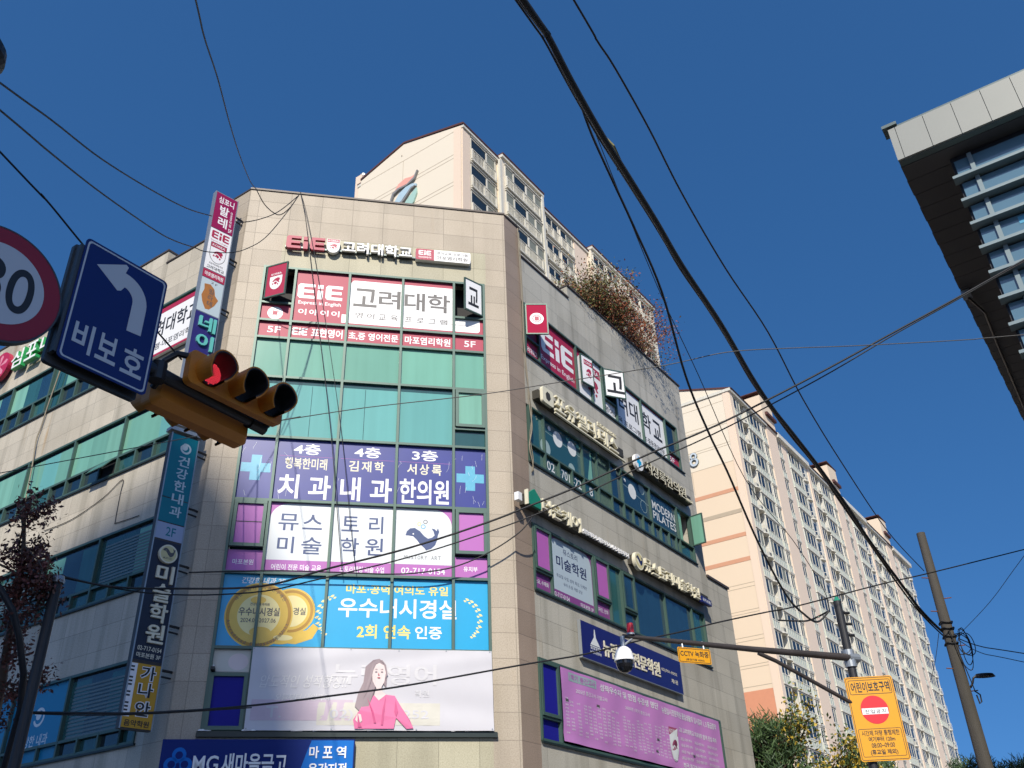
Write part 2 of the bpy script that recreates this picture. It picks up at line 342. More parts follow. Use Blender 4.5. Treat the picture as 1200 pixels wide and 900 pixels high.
# corner column return on the right street, grey wall beyond it
wall(RF, [(.001, .71, 0, 19.38)], 'stone_pink')
RW = [(.71, 3.32, 16.78, 18.36), (3.32, 11.02, 16.78, 18.84), (.71, 11.02, 13.48, 15.06), (.71, 11.02, 10.17, 11.79), (.71, 12.7, 6.95, 8.49), (.71, 12.7, 0, 5.16),
      (10.22, 11.02, 15.06, 16.78), (10.34, 11.02, 11.79, 13.48), (10.36, 12.7, 8.49, 10.17), (11.02, 12.7, 10.17, 11.55), (10.42, 12.7, 5.16, 6.95)]
wall(RF, RW, 'stone_grey', .34)
wall(LF, [(-.72, -.001, 0, 19.40)], 'stone_beige')
wall(LF, [(-3.38, -.72, 16.84, 18.42), (-26, -3.38, 16.84, 18.90), (-26, -.72, 13.57, 15.14), (-26, -.72, 10.2, 11.86), (-26, -.72, 6.9, 8.5), (-26, -.72, 0, 5.16)] + [(-1.0, -.72, z, z + 1.7) for z in (5.16, 8.5, 11.86, 15.14)], 'stone_cream')
# coping strips
mb = MB(); mb.box(-7.05, .02, 19.403, 19.46, -.42, .03); ob('coping', mb, 'coping', BLD, FF)
mb = MB(); mb.box(0.03, .74, 19.384, 19.43, -.42, .03); mb.box(.74, 3.32, 18.364, 18.42, -.42, .04); mb.box(3.30, 11.05, 18.844, 18.90, -.42, .04); mb.box(11.03, 12.75, 11.554, 11.63, -.42, .05); ob('coping', mb, 'coping', BLD, RF)
mb = MB(); mb.box(-.74, -.03, 19.403, 19.45, -.42, .02); mb.box(-3.36, -.72, 18.424, 18.47, -.42, .03); mb.box(-26, -3.36, 18.904, 18.96, -.42, .03); ob('coping', mb, 'coping', BLD, LF)
# closed parapet returns
mb = MB(); mb.box(3.32, 3.7, 18.0, 18.83, -3.0, -.345); ob('parapet_return', mb, 'white', BLD, RF)
mb = MB(); mb.box(-3.8, -3.384, 18.0, 18.89, -4.0, -.36); ob('parapet_return', mb, 'stone_cream', BLD, LF)
mb = MB(); mb.box(-7.0, -.2, 17.6, 19.39, -.62, -.36); ob('parapet_back', mb, 'stone_pale', BLD, FF)
# roof and rear walls
def w2(fr, u, d): p = fr @ Vector((u, -d, 0)); return (p.x, p.y)
plan = [w2(LF, -26, -.2), w2(LF, -.2, -.25), w2(RF, .2, -.25), w2(RF, 10.95, -.2), w2(RF, 10.95, -9), w2(LF, -12, -13), w2(LF, -26, -13)]
mb = MB(); n_ = len(plan); mb.add([(x, y, z) for z in (17.6, 17.9) for x, y in plan], [tuple(range(n_))[::-1], tuple(range(n_, 2 * n_))] + [(i, (i + 1) % n_, n_ + (i + 1) % n_, n_ + i) for i in range(n_)]); ob('roof', mb, 'roof_felt', BLD)
mb = MB()
for i in (3, 4, 5, 6):
    (x0, y0), (x1, y1) = plan[i], plan[(i + 1) % n_]
    mb.add([(x0, y0, 0), (x1, y1, 0), (x1, y1, 18.8), (x0, y0, 18.8)], [(0, 1, 2, 3)])
ob('rear_wall', mb, 'stone_grey', BLD)
mb = MB(); mb.box(11.0, 12.68, 11.0, 11.4, -8, -.34); mb.box(12.4, 12.68, 0, 11.5, -8, -.345); ob('annex_roof', mb, 'roof_felt', BLD, RF)
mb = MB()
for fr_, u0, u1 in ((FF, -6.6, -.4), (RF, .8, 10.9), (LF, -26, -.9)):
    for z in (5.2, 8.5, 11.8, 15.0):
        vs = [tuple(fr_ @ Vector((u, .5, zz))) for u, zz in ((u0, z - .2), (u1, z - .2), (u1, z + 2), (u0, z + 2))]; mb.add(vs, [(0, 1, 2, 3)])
ob('interior', mb, 'dark', BLD)  # darkness of the rooms put into near-black sheets behind the open sashes

def glazing(fr, us, zs, panes, d=-.05, fm='alu_green', bar=.055, proud=.035, name='window_frame', skip=(), thick=None):
    """a frame of mullions us and transoms zs (each (u, z0, z1) / (z, u0, u1)), panes as children"""
    mb = MB()
    for u, z0, z1 in us: mb.box(u - bar / 2, u + bar / 2, z0, z1, d - .06, proud)
    for z, u0, u1 in zs: mb.box(u0, u1, z - bar / 2, z + bar / 2, d - .058, proud - .006)
    f = ob(name, mb, fm, BLD, fr)
    for u0, u1, z0, z1, m in panes:
        mb = MB(); mb.box(u0, u1, z0, z1, d - .02, d); ob('pane', mb, m, f, fr)
    return f
# front curtain wall
U = [-6.39, -5.59, -4.20, -2.80, -1.44, -.63]
Z = [5.25, 6.90, 8.51, 10.21, 11.82, 13.46, 14.60, 15.12, 16.80]
pn = []
for k in range(5):
    a, b = U[k], U[k + 1]
    pn.append((a, b, Z[5], Z[6], 'glass_green'))
    if k < 4: pn += [(a, b, 13.30, 13.46, 'glass_teal'), (a, b, Z[4], 13.30, 'glass_cyan')]  # darker top strip: reveal shade and blind gap put into the glass colour
    else: pn += [(a, b, Z[4], 12.30, 'glass_teal'), (a, b, 12.30, 13.46, 'glass_teal')]
    pn += [(a, b, Z[3], Z[4], 'glass_dark'), (a, b, Z[2], Z[3], 'glass_dark'), (a, b, Z[1], Z[2], 'glass_dark'), (a, b, Z[0], Z[1], 'glass_dark'), (a, b, Z[6], Z[7], 'glass_dark')]
    if 0 < k < 4: pn.append((a, b, Z[7], Z[8], 'glass_dark'))
    else: pn.append((a, b, Z[7], 15.66, 'glass_dark'))
CW = glazing(FF, [(u, Z[0] - .02, Z[8] + .02) for u in U], [(z, U[0], U[5]) for z in Z] + [(15.66, U[0], U[1]), (15.66, U[4], U[5]), (12.32, U[4], U[5])], pn, bar=.06, name='curtain_wall')
for a in (-4.9, -3.62):
    mb = MB(); mb.box(a, a + .012, 11.86, 13.28, -.05, -.044); ob('blind_seam', mb, 'glass_teal', CW, FF)
# fixed casements on the front
def casement(fr, u0, u1, z0, z1, m, w_=.075, d0=-.03, d1=.075, name='sash', fm='alu_green'):
    mb = MB()
    for a, b, c, e in ((u0, u1, z0, z0 + w_), (u0, u1, z1 - w_, z1)): mb.box(a, b, c, e, d0, d1)
    for a, b in ((u0, u0 + w_), (u1 - w_, u1)): mb.box(a, b, z0 + w_, z1 - w_, d0, d1 - .002)
    f = ob(name, mb, fm, BLD, fr); mb = MB(); mb.box(u0 + w_, u1 - w_, z0 + w_, z1 - w_, d0 + .02, d1 - .05); ob('pane', mb, m, f, fr); return f
casement(FF, -1.395, -.665, 12.36, 13.40, 'blind_mint'); casement(FF, -1.395, -.665, 9.08, 10.16, 'film_orchid'); casement(FF, -6.345, -5.635, 9.08, 10.16, 'film_orchid'); casement(FF, -6.36, -5.62, 5.27, 6.38, 'film_blue')
mb = MB(); mb.box(-6.28, -5.70, 9.66, 9.675, .028, .034); ob('pane_seam', mb, 'alu_dark', BLD, FF)
mb = MB(); mb.box(-6.48, -.52, 5.14, 5.22, .001, .09); mb.box(-6.48, -.52, 5.222, 5.25, .001, .05); ob('sill', mb, 'alu_dark', BLD, FF)
# open sashes: hinge frame, angle, width, height
def open_sash(fr, u, z0, z1, wd, ang, hinge, face, extra=None, name='open_sash'):
    """casement swung out by ang degrees about a vertical hinge at u"""
    sgn = 1 if hinge == 'left' else -1
    M = fr @ Matrix.Translation((u, -.04, 0)) @ Matrix.Rotation(R(-ang * sgn), 4, 'Z')
    a, b = (0, wd) if sgn > 0 else (-wd, 0)
    mb = MB(); w_ = .035
    mb.box(a, b, z0, z0 + w_, -.03, .02); mb.box(a, b, z1 - w_, z1, -.03, .02); mb.box(a, a + w_, z0 + w_, z1 - w_, -.03, .018); mb.box(b - w_, b, z0 + w_, z1 - w_, -.03, .018)
    f = ob(name, mb, 'alu_green', BLD, M); mb = MB(); mb.box(a + w_, b - w_, z0 + w_, z1 - w_, -.02, .008); ob('pane', mb, face, f, M)
    if extra: extra(f, M, a + w_, b - w_)
    return f
def ex_crest(f, M, a, b):
    mb = MB(); crest(mb, (a + b) / 2, 16.22, .36, .56, .010, 1, 0); ob('crest', mb, ['film_white', 'film_crimson'], f, M)
def ex_gyo(f, M, a, b):
    mb = MB(); text(mb, '교', a + .09, b - .09, 15.92, 16.52, .0095, None, 0, .03); ob('lettering', mb, 'black', f, M)
def ex_seal(f, M, a, b):
    mb = MB(); c = (a + b) / 2; mb.ring(c, 16.2, .12, .19, .009, .011, 0); mb.disc(c, 16.2, .10, .009, .011, 0); mb.prism(rrect(c - .06, c + .06, 16.13, 16.27, .02), .011, .013, 1); ob('emblem', mb, ['film_white', 'film_crimson'], f, M)
def ex_go(f, M, a, b):
    mb = MB(); text(mb, '고', a + .05, b + .0, 15.86, 16.50, .0095, None, 0, .03); ob('lettering', mb, 'black', f, M)
open_sash(FF, -6.32, 15.72, 16.76, .62, 30, 'left', 'film_crimson', ex_crest)
open_sash(FF, -.68, 15.72, 16.76, .60, 30, 'right', 'film_white', ex_gyo)
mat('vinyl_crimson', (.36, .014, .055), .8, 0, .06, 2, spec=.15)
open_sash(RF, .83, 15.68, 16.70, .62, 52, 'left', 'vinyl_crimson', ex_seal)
open_sash(RF, 5.10, 15.70, 16.70, .72, 33, 'left', 'film_white', ex_go)
def ex_shield(f, M, a, b):
    mb = MB(); crest(mb, (a + b) / 2 + .05, 16.03, .40, .78, .0095, 1, 0); ob('crest', mb, ['film_white', 'film_crimson'], f, M)
open_sash(RF, 3.72, 15.55, 16.56, .58, 8, 'left', 'film_white', ex_shield)
# right street windows
def rows(fr, us, z0, z1, zt, u0, u1, panes, d=-.05, extra_t=(), low=(), **k):
    return glazing(fr, [(u, z0, z1) for u in us] + [(u, z0, zt) for u in low], [(z0, u0, u1), (z1, u0, u1)] + ([(zt, u0, u1)] if zt else []) + list(extra_t), panes, d, **k)
b5 = [.82, 1.50, 3.52, 4.36, 5.05, 5.82, 7.58, 9.30, 10.19]
rows(RF, b5, 15.10, 16.74, None, .8, 10.21, [(b5[1], b5[4], 15.1, 16.74, 'glass_dark'), (b5[0], b5[1], 15.1, 15.62, 'glass_dark'), (b5[4], b5[5], 15.1, 15.64, 'glass_dark'), (b5[5], b5[7], 15.1, 16.74, 'glass_dark'), (9.3, 10.19, 15.1, 16.74, 'glass_dark')], extra_t=[(15.64, .82, 1.5), (15.64, 5.05, 5.82), (15.55, 9.3, 10.19)], bar=.05)
b4 = [.82, 1.50, 3.42, 4.22, 4.95, 5.65, 7.42, 9.28, 10.30]
p4 = [(.82, 1.5, 11.85, 13.43, 'glass_teal'), (1.5, 4.22, 11.85, 13.43, 'glass_teal'), (4.22, 4.95, 11.85, 13.43, 'alu_grey'), (4.95, 5.65, 11.85, 13.43, 'glass_navy'), (5.65, 9.28, 11.85, 13.43, 'glass_navy'), (9.28, 9.7, 12.34, 13.43, 'blind_mint'), (9.28, 10.3, 11.85, 12.34, 'glass_teal')]
rows(RF, b4, 11.84, 13.44, 12.33, .8, 10.32, p4, low=[2.15, 2.8, 6.2, 6.8, 7.95, 8.5, 9.0], bar=.05)
open_sash(RF, 10.27, 12.38, 13.42, .46, 84, 'right', 'blind_mint')
mb = MB()
for k in range(9): mb.box(4.26 + k * .075, 4.285 + k * .075, 11.9, 13.4, -.05, -.03)
ob('louvre', mb, 'alu_green', BLD, RF)
b3 = [.75, 1.51, 3.55, 4.33, 5.02, 5.76, 7.61, 9.42, 10.30]
p3 = [(4.33, 5.02, 8.55, 10.13, 'glass_teal'), (5.02, 5.76, 8.55, 10.13, 'glass_navy'), (5.76, 9.42, 8.55, 10.13, 'glass_navy'), (9.42, 10.3, 8.55, 10.13, 'glass_teal'), (.75, 4.33, 8.55, 10.13, 'glass_dark')]
rows(RF, b3, 8.53, 10.14, None, .73, 10.32, p3, extra_t=[(9.0, .75, 1.51), (9.0, 3.55, 4.33), (9.05, 5.02, 5.76)], bar=.05)
casement(RF, .78, 1.48, 9.03, 10.11, 'film_orchid', .06, -.02, .06); casement(RF, 3.58, 4.30, 9.03, 10.11, 'film_orchid', .06, -.02, .06); casement(RF, 5.05, 5.73, 9.08, 10.11, 'glass_navy', .06, -.02, .06)
b2 = [.75, 1.53, 10.38]
rows(RF, b2, 5.21, 6.92, None, .73, 10.40, [(.75, 1.53, 5.21, 5.68, 'film_blue'), (1.53, 10.38, 5.21, 6.92, 'glass_dark')], extra_t=[(5.68, .75, 1.53)], bar=.05)
casement(RF, .77, 1.5, 5.71, 6.90, 'film_blue', .07, -.02, .06)
for z in (15.06, 11.80, 8.49, 5.165):
    mb = MB(); mb.box(.72, 10.4, z - .03, z + .012, .001, .05); ob('sill', mb, 'alu_dark', BLD, RF)
# left street windows
lu = [-25.7 + 2.2 * k for k in range(12)]
def lrow(z0, z1, zt, pat, gl, lowg):
    pn, low = [], []
    for k in range(11):
        a, b = lu[k], lu[k + 1]
        s_ = [a, a + .73, a + 1.46, b]
        for q in range(3):
            m = pat[(k * 3 + q) % len(pat)]
            pn.append((s_[q], s_[q + 1], zt, z1 - .12, m)); pn.append((s_[q], s_[q + 1], z0, zt, lowg[(k * 2 + q) % len(lowg)]))
        pn.append((a, b, z1 - .12, z1, 'glass_dark')); low += [a + .73, a + 1.46]
    return rows(LF, lu + [-1.5, -1.02], z0, z1, zt, -25.9, -1.0, pn + [(-1.5, -1.02, z0, z1, 'glass_teal')], low=low, bar=.06)
lrow(15.16, 16.81, 15.75, ['glass_teal', 'glass_green', 'glass_navy', 'blind_mint', 'glass_teal', 'glass_navy'], 0, ['glass_dark', 'glass_teal', 'glass_dark'])
lrow(11.88, 13.54, 12.36, ['glass_green', 'blind_mint', 'glass_green', 'glass_green', 'glass_cyan', 'glass_green', 'glass_green'], 0, ['glass_teal', 'glass_dark', 'glass_teal', 'glass_dark', 'glass_dark'])
lrow(8.52, 10.17, 8.9, ['glass_teal', 'glass_teal', 'glass_green', 'glass_dark', 'glass_teal'], 0, ['glass_teal', 'glass_dark', 'glass_teal'])
lrow(5.18, 6.88, 5.5, ['glass_teal', 'glass_dark', 'glass_teal'], 0, ['glass_dark', 'glass_teal'])
mb = MB()
for z0, z1, a, b in ((5.55, 6.7, -3.55, -1.6), (8.95, 10.0, -7.9, -6.0), (9.0, 10.0, -3.5, -1.6)):
    n = int((z1 - z0) / .08)
    for k in range(n): mb.box(a, b, z0 + k * .08, z0 + k * .08 + .045, -.046, -.04)
ob('blind', mb, 'alu_grey', BLD, LF)
for z in (15.12, 11.84, 8.48, 5.14):
    mb = MB(); mb.box(-26, -.95, z - .03, z + .012, .001, .05); ob('sill', mb, 'alu_dark', BLD, LF)
# one top-hung vent pushed open
M_ = LF @ Matrix.Translation((-4.15, -.06, 12.33)) @ Matrix.Rotation(R(-38), 4, 'X')
mb = MB(); mb.box(-.36, .36, -.46, 0, -.01, .01); f_ = ob('open_sash', mb, 'alu_green', BLD, M_); mb = MB(); mb.box(-.31, .31, -.42, -.04, .0101, .014); ob('pane', mb, 'glass_teal', f_, M_)
mb = MB(); mb.box(-4.5, -3.8, 11.92, 12.3, -.05, -.03); ob('opening_shade', mb, 'dark', BLD, LF)  # near-black slab over the pane: shade of the vent gap put into colour
# ------------------------------------------------------------------ signs on the front
def sign(name, label, cat, fr, u, z, d=0, group=None): return thing(name, label, cat, at(fr, u, z, d), group)
def part(name, mb, m, t, fr): return ob(name, mb, m, t, fr)
D0 = -.049                                                   # outer skin of the glass: films lie on it
# 1. channel letters above the top windows
t = sign('channel_letter_sign', 'raised EiE letters and university name above the top front windows', 'sign', FF, -3.5, 17.25)
mb = MB(); eie(mb, -5.92, -4.92, 17.37, 17.78, .09, .17); part('lettering', mb, 'film_crimson', t, FF)
mb = MB(); crest(mb, -4.70, 17.56, .32, .44, .16, 1, 0); mb.prism(shield(-4.70, 17.56, .34, .46), .06, .159, 0); part('crest', mb, ['white', 'film_crimson'], t, FF)
mb = MB(); text(mb, '고려대학교', -4.46, -2.60, 17.38, 17.76, .08, .17, 0, .022); part('lettering', mb, 'white', t, FF)
mb = MB(); text(mb, '고려대학교', -4.475, -2.585, 17.37, 17.77, .06, .1, 0, .03); part('letter_back', mb, 'black', t, FF)
mb = MB(); mb.prism(rrect(-2.50, -1.0, 17.38, 17.75, .05), .02, .15); b_ = part('sign_box', mb, 'white', t, FF)
mb = MB(); mb.prism(rrect(-2.50, -2.0, 17.38, 17.75, .05, (1, 0, 0, 1)), .1501, .153); part('panel', mb, 'film_crimson', b_, FF)
mb = MB(); eie(mb, -2.42, -2.08, 17.54, 17.70, .1535, .155); text(mb, '이아이이', -2.42, -2.08, 17.43, 17.50, .1535); part('lettering', mb, 'white', b_, FF)
mb = MB(); text(mb, '영어교육 프로그램', -1.93, -1.08, 17.60, 17.70, .1505); text(mb, '마포염리학원', -1.93, -1.08, 17.43, 17.56, .1505, None, 0, .02); part('lettering', mb, 'ink_grey', b_, FF)
mb = MB(); mb.box(-5.95, -1.0, 17.47, 17.52, .002, .06); part('raceway', mb, 'alu_grey', t, FF)
# 2. crimson and white film of the English school
t = sign('window_sign', 'red and white English school film across the top front windows', 'window sign', FF, -3.5, 14.63)
mb = MB()
mb.box(-5.59, -4.2, 15.12, 16.8, D0, -.046, 0); mb.box(-4.2, -1.44, 15.12, 16.8, D0, -.046, 0); mb.box(-6.39, -5.59, 15.12, 15.66, D0, -.046, 0); mb.box(-1.44, -.63, 15.12, 15.66, D0, -.046, 0); mb.box(-6.39, -.63, 14.60, 15.12, D0, -.046, 0)
mb.prism(rrect(-4.34, -.74, 15.24, 15.50, .09, (0, 1, 0, 0)), -.0459, -.044, 1); mb.prism(rrect(-4.14, -1.44, 15.5, 16.62, .09, (0, 0, 0, 1)), -.0459, -.044, 1); mb.box(-1.44, -.74, 15.5, 15.66, -.0459, -.044, 1)
mb.prism([(-4.34, 15.24), (-4.14, 15.24), (-4.14, 16.55), (-4.19, 16.5), (-4.22, 16.3), (-4.22, 15.5), (-4.26, 15.34)], -.0459, -.0441, 1)
mb.ring(-6.0, 15.38, .10, .19, -.0459, -.044, 1); mb.disc(-6.0, 15.38, .085, -.0459, -.044, 1)
part('film', mb, ['film_crimson', 'film_white'], t, FF)
d = -.0455; mb = MB(); eie(mb, -5.50, -4.36, 15.92, 16.38, d, d + .001); text(mb, 'Express in English', -5.46, -4.38, 15.70, 15.84, d, None, 0, .01); spaced(mb, '이아이이', -5.44, -4.40, 15.40, 15.58, d, None, 0, .03, .35)
text(mb, '5F', -6.14, -5.82, 14.78, 14.97, d, None, 0, .03); text(mb, '5F', -1.16, -.86, 14.78, 14.97, d, None, 0, .03)
eie(mb, -5.53, -5.16, 14.76, 14.98, d, d + .001); text(mb, '표현영어', -5.06, -4.28, 14.74, 15.0, d, None, 0, .03); text(mb, '초,중 영어전문', -4.13, -2.87, 14.74, 14.98, d, None, 0, .028); text(mb, '마포염리학원', -2.70, -1.52, 14.74, 14.98, d, None, 0, .028)
part('lettering', mb, 'film_white', t, FF)
d = -.0435; mb = MB()
for s_, a, b in (('고', -4.07, -3.46), ('려', -3.42, -2.85), ('대', -2.74, -2.20), ('학', -2.13, -1.53)): text(mb, s_, a, b, 15.79, 16.38, d, None, 0, .035)
spaced(mb, '영어교육', -4.0, -2.9, 15.42, 15.60, d, None, 0, .015, .55); spaced(mb, '프로그램', -2.72, -1.60, 15.42, 15.58, d, None, 0, .015, .55)
mb.box(-1.52, -.86, 15.44, 15.45, d, d + .001); part('lettering', mb, 'ink_grey', t, FF)
mb = MB(); mb.prism(rrect(-6.06, -5.94, 15.32, 15.44, .02), -.0439, -.0425); part('emblem', mb, 'film_crimson', t, FF)
# 3. indigo film of the three clinics
t = sign('window_sign', 'dark blue clinic film with three columns of white lettering and two pale crosses', 'window sign', FF, -3.5, 10.22)
mb = MB(); mb.box(-6.36, -.66, 10.24, 11.79, D0, -.046); part('film', mb, 'film_indigo', t, FF)
mb = MB()
for c, z in ((-6.0, 11.03), (-1.03, 11.02)): mb.box(c - .115, c + .115, z - .32, z + .32, -.0459, -.0445); mb.box(c - .33, c + .33, z - .115, z + .115, -.0458, -.0446)
part('cross', mb, 'film_cross', t, FF)
d = -.0452; mb = MB()
for c, fl, mid, big in ((-4.88, '4층', '행복한미래', '치과'), (-3.48, '4층', '김재학', '내과'), (-2.12, '3층', '서상록', '한의원')):
    text(mb, fl, c - .31, c + .31, 11.42, 11.70, d, None, 0, .035)
    if len(mid) > 3: text(mb, mid, c - .48, c + .48, 11.04, 11.33, d, None, 1, .02)
    else: spaced(mb, mid, c - .42, c + .40, 11.05, 11.33, d, None, 1, .02, .3)
    if len(big) > 2: text(mb, big, c - .58, c + .58, 10.30, 10.93, d, None, 2, .035)
    else: text(mb, big[0], c - .58, c - .12, 10.30, 10.90, d, None, 2, .035); text(mb, big[1], c + .10, c + .60, 10.30, 10.90, d, None, 2, .035)
part('lettering', mb, ['film_white', 'letter_cream', 'film_white'], t, FF)
mb = MB()
for c in (-4.88, -3.48, -2.12): mb.box(c - .62, c + .62, 11.365, 11.372, d, d + .001)
mb.box(-6.36, -.66, 10.24, 10.262, -.0459, -.0444); part('trim_line', mb, 'film_orchid', t, FF)
rc = random.Random(21); mb = MB()
for k in range(30):
    x, z = rc.choice((rc.uniform(-6.3, -5.66), rc.uniform(-1.38, -.7), rc.uniform(-5.5, -1.5))), rc.uniform(10.35, 11.7); dx, dz = rc.gauss(0, .035), -rc.uniform(.03, .16)
    for q in range(rc.choice((1, 2, 3))):
        x2, z2 = x + dx + rc.gauss(0, .02), z + dz
        if z2 < 10.27: break
        mb.prism([(x, z), (x + .0045, z), (x2 + .0045, z2), (x2, z2)], -.0443, -.0440); x, z = x2, z2
ob('crack', mb, 'film_paper', t, FF, whole=True)
# 4. art school film
t = sign('window_sign', 'white art school film with a blue whale and an orchid band on the front windows', 'window sign', FF, -3.5, 8.53)
mb = MB(); mb.box(-5.59, -1.44, 8.51, 10.21, D0, -.046); mb.box(-6.39, -5.59, 8.51, 9.03, D0, -.046); mb.box(-1.44, -.63, 8.51, 9.03, D0, -.046); part('film', mb, 'film_orchid', t, FF)
mb = MB(); mb.prism(rrect(-5.56, -1.47, 8.83, 10.17, .42, (0, 0, 1, 1), 10), -.0459, -.0445); part('panel', mb, 'film_paper', t, FF)
d = -.044; mb = MB()
for s_, a, b, z0, z1 in (('뮤', -5.36, -4.92, 9.52, 9.92), ('스', -4.83, -4.40, 9.56, 9.92), ('미', -5.34, -4.98, 8.99, 9.38), ('술', -4.82, -4.38, 8.98, 9.38), ('토', -3.97, -3.58, 9.55, 9.92), ('리', -3.36, -3.04, 9.52, 9.94), ('학', -3.96, -3.56, 8.98, 9.40), ('원', -3.42, -3.02, 9.0, 9.41)): text(mb, s_, a, b, z0, z1, d, None, 0, .012)
part('lettering', mb, 'ink_blue', t, FF)
mb = MB(); whale(mb, -2.16, 9.42, .74, -.0443, 0, 1); mb.ring(-2.22, 9.80, .03, .045, -.0443, -.043, 2); mb.ring(-2.08, 9.86, .035, .05, -.0443, -.043, 3); mb.ring(-2.13, 9.74, .04, .055, -.0443, -.043, 4); part('whale', mb, ['ink_blue', 'film_white', 'ink_yellow', 'ink_grey', 'film_azure'], t, FF)
mb = MB(); spaced(mb, 'MUSTORY ART', -2.55, -1.72, 8.95, 9.04, d, None, 0, .0, .3); part('lettering', mb, 'ink_grey', t, FF)
mb = MB(); text(mb, '어린이 전문 미술 교육', -5.42, -4.35, 8.60, 8.74, -.0455, None, 0, .012); text(mb, '스토리텔링 미술 수업', -3.95, -2.98, 8.60, 8.74, -.0455, None, 0, .012); text(mb, '02-717-0154', -2.6, -1.62, 8.61, 8.75, -.0455, None, 0, .02); text(mb, '마포본원', -6.24, -5.80, 8.70, 8.82, -.0455, None, 0, .01); text(mb, '유치부', -1.20, -.88, 8.70, 8.82, -.0455, None, 0, .02); part('lettering', mb, 'film_white', t, FF)
# 5. azure endoscopy film
t = sign('window_sign', 'sky blue clinic film with two gold medals on the front windows', 'window sign', FF, -3.5, 6.92)
mb = MB(); mb.box(-6.39, -.63, 6.90, 8.51, D0, -.046); part('film', mb, 'film_azure', t, FF)
mb = MB(); e = -.0459
mb.disc(-4.90, 7.70, .50, e, e + .0012, 0, 40); mb.ring(-4.90, 7.70, .40, .46, e + .0012, e + .0022, 1); mb.disc(-4.90, 7.70, .34, e + .0012, e + .002, 2, 36)
mb.prism([(-5.05, 7.02), (-4.75, 7.0), (-4.42, 7.12), (-4.30, 7.35), (-4.42, 7.44), (-4.55, 7.30), (-4.75, 7.25), (-4.95, 7.33), (-5.2, 7.2)], e + .0003, e + .0018, 0)
mb.disc(-5.56, 7.60, .70, e + .0022, e + .0034, 0, 48); mb.ring(-5.56, 7.60, .60, .67, e + .0034, e + .0044, 1, 48); mb.disc(-5.56, 7.60, .54, e + .0034, e + .0042, 2, 44); mb.ring(-5.56, 7.60, .44, .54, e + .0042, e + .005, 0, 44); mb.disc(-5.60, 7.92, .16, e + .005, e + .006, 0, 20, .08); mb.disc(-5.50, 7.24, .22, e + .005, e + .006, 0, 20, .11); mb.disc(-5.08, 7.12, .30, e + .0022, e + .0036, 0, 24, .13); mb.disc(-5.02, 7.13, .2, e + .0036, e + .0044, 2, 24, .06)
part('medal', mb, ['gold', 'gold_dark', 'gold_pale'], t, FF)
mb = MB(); d = -.0395; text(mb, '우수내시경실', -5.98, -5.14, 7.58, 7.76, d, None, 0, .02); text(mb, '2024.07-2027.06', -5.92, -5.2, 7.44, 7.53, d); text(mb, '건강한내과의원', -5.76, -5.36, 7.80, 7.86, d)
arctext(mb, '대한소화기내시경연구재단', -5.56, 7.60, .60, .085, 150, 30, -.0412); arctext(mb, 'Accredited Endoscopy Unit', -5.56, 7.60, .62, .10, 190, 345, -.0412, 0, .005, True); text(mb, '경실', -4.86, -4.60, 7.62, 7.78, -.043, None, 0, .02); part('lettering', mb, 'ink_grey', t, FF)
d = -.0455; mb = MB(); text(mb, '건강한 내과 2F', -5.99, -5.08, 8.28, 8.42, d, None, 0, .03, .2); text(mb, '우수내시경실', -3.92, -1.36, 7.60, 8.03, d, None, 0, .03); text(mb, '인증', -2.26, -1.68, 7.16, 7.44, d, None, 0, .03)
part('lettering', mb, 'film_white', t, FF)
mb = MB(); text(mb, '마포·공덕·여의도 유일', -3.78, -1.55, 8.12, 8.33, d, None, 0, .02); text(mb, '2회 연속', -3.50, -2.36, 7.15, 7.45, d, None, 0, .03); part('lettering', mb, 'ink_yellow', t, FF)
mb = MB()
for c, s_ in ((-4.10, 1), (-1.08, -1)):
    for k in range(9):
        a = R(100 + k * 17); x, z = c + s_ * .36 * math.cos(a) + s_ * .1, 7.60 + .44 * math.sin(a)
        mb.prism([(x - .05 * s_, z), (x - .01 * s_, z + .045), (x + .045 * s_, z + .05), (x + .015 * s_, z - .01)], -.0459, -.0446)
        mb.prism([(x + .02 * s_, z - .03), (x + .05 * s_, z + .01), (x + .09 * s_, z - .0), (x + .06 * s_, z - .04)], -.0459, -.0446)
part('laurel', mb, 'gold_pale', t, FF)
# 6. loose vinyl banner
t = sign('vinyl_banner', 'washed-out white vinyl banner with a woman in pink, tied below the gold medals', 'banner', FF, -3.1, 5.24)
mb = MB(); nu, nz = 70, 24; r2 = random.Random(3)
ph = [r2.uniform(0, 6) for _ in range(8)]
def wob(u, z): return .095 + .012 * math.sin(2.2 * u + ph[0] + 1.4 * z) + .012 * math.sin(7 * z + .9 * u + ph[1]) * math.exp(-((z - 5.6) / .5) ** 2) + .009 * math.sin(9 * z - 2 * u + ph[2]) * math.exp(-((z - 6.7) / .25) ** 2) + .004 * math.sin(13 * u + 5 * z + ph[3])
def bp(i, j):
    u = -5.585 + 4.965 * i / nu; z = 5.26 + 1.63 * j / nz; u += .02 * (1 - j / nz) * (i / nu) - .0; return (u, -wob(u, z), z)
vs = [bp(i, j) for j in range(nz + 1) for i in range(nu + 1)]
mb.add(vs, [(j * (nu + 1) + i, j * (nu + 1) + i + 1, (j + 1) * (nu + 1) + i + 1, (j + 1) * (nu + 1) + i) for j in range(nz) for i in range(nu)])
part('cloth', mb, 'tarp', t, FF).data.polygons.foreach_set('use_smooth', [True] * (nu * nz))
def drape(mb, pad=.004):
    out = []
    for x, y, z in mb.v: out.append((x, -(wob(x, z) + pad), z))
    mb.v = out; return mb
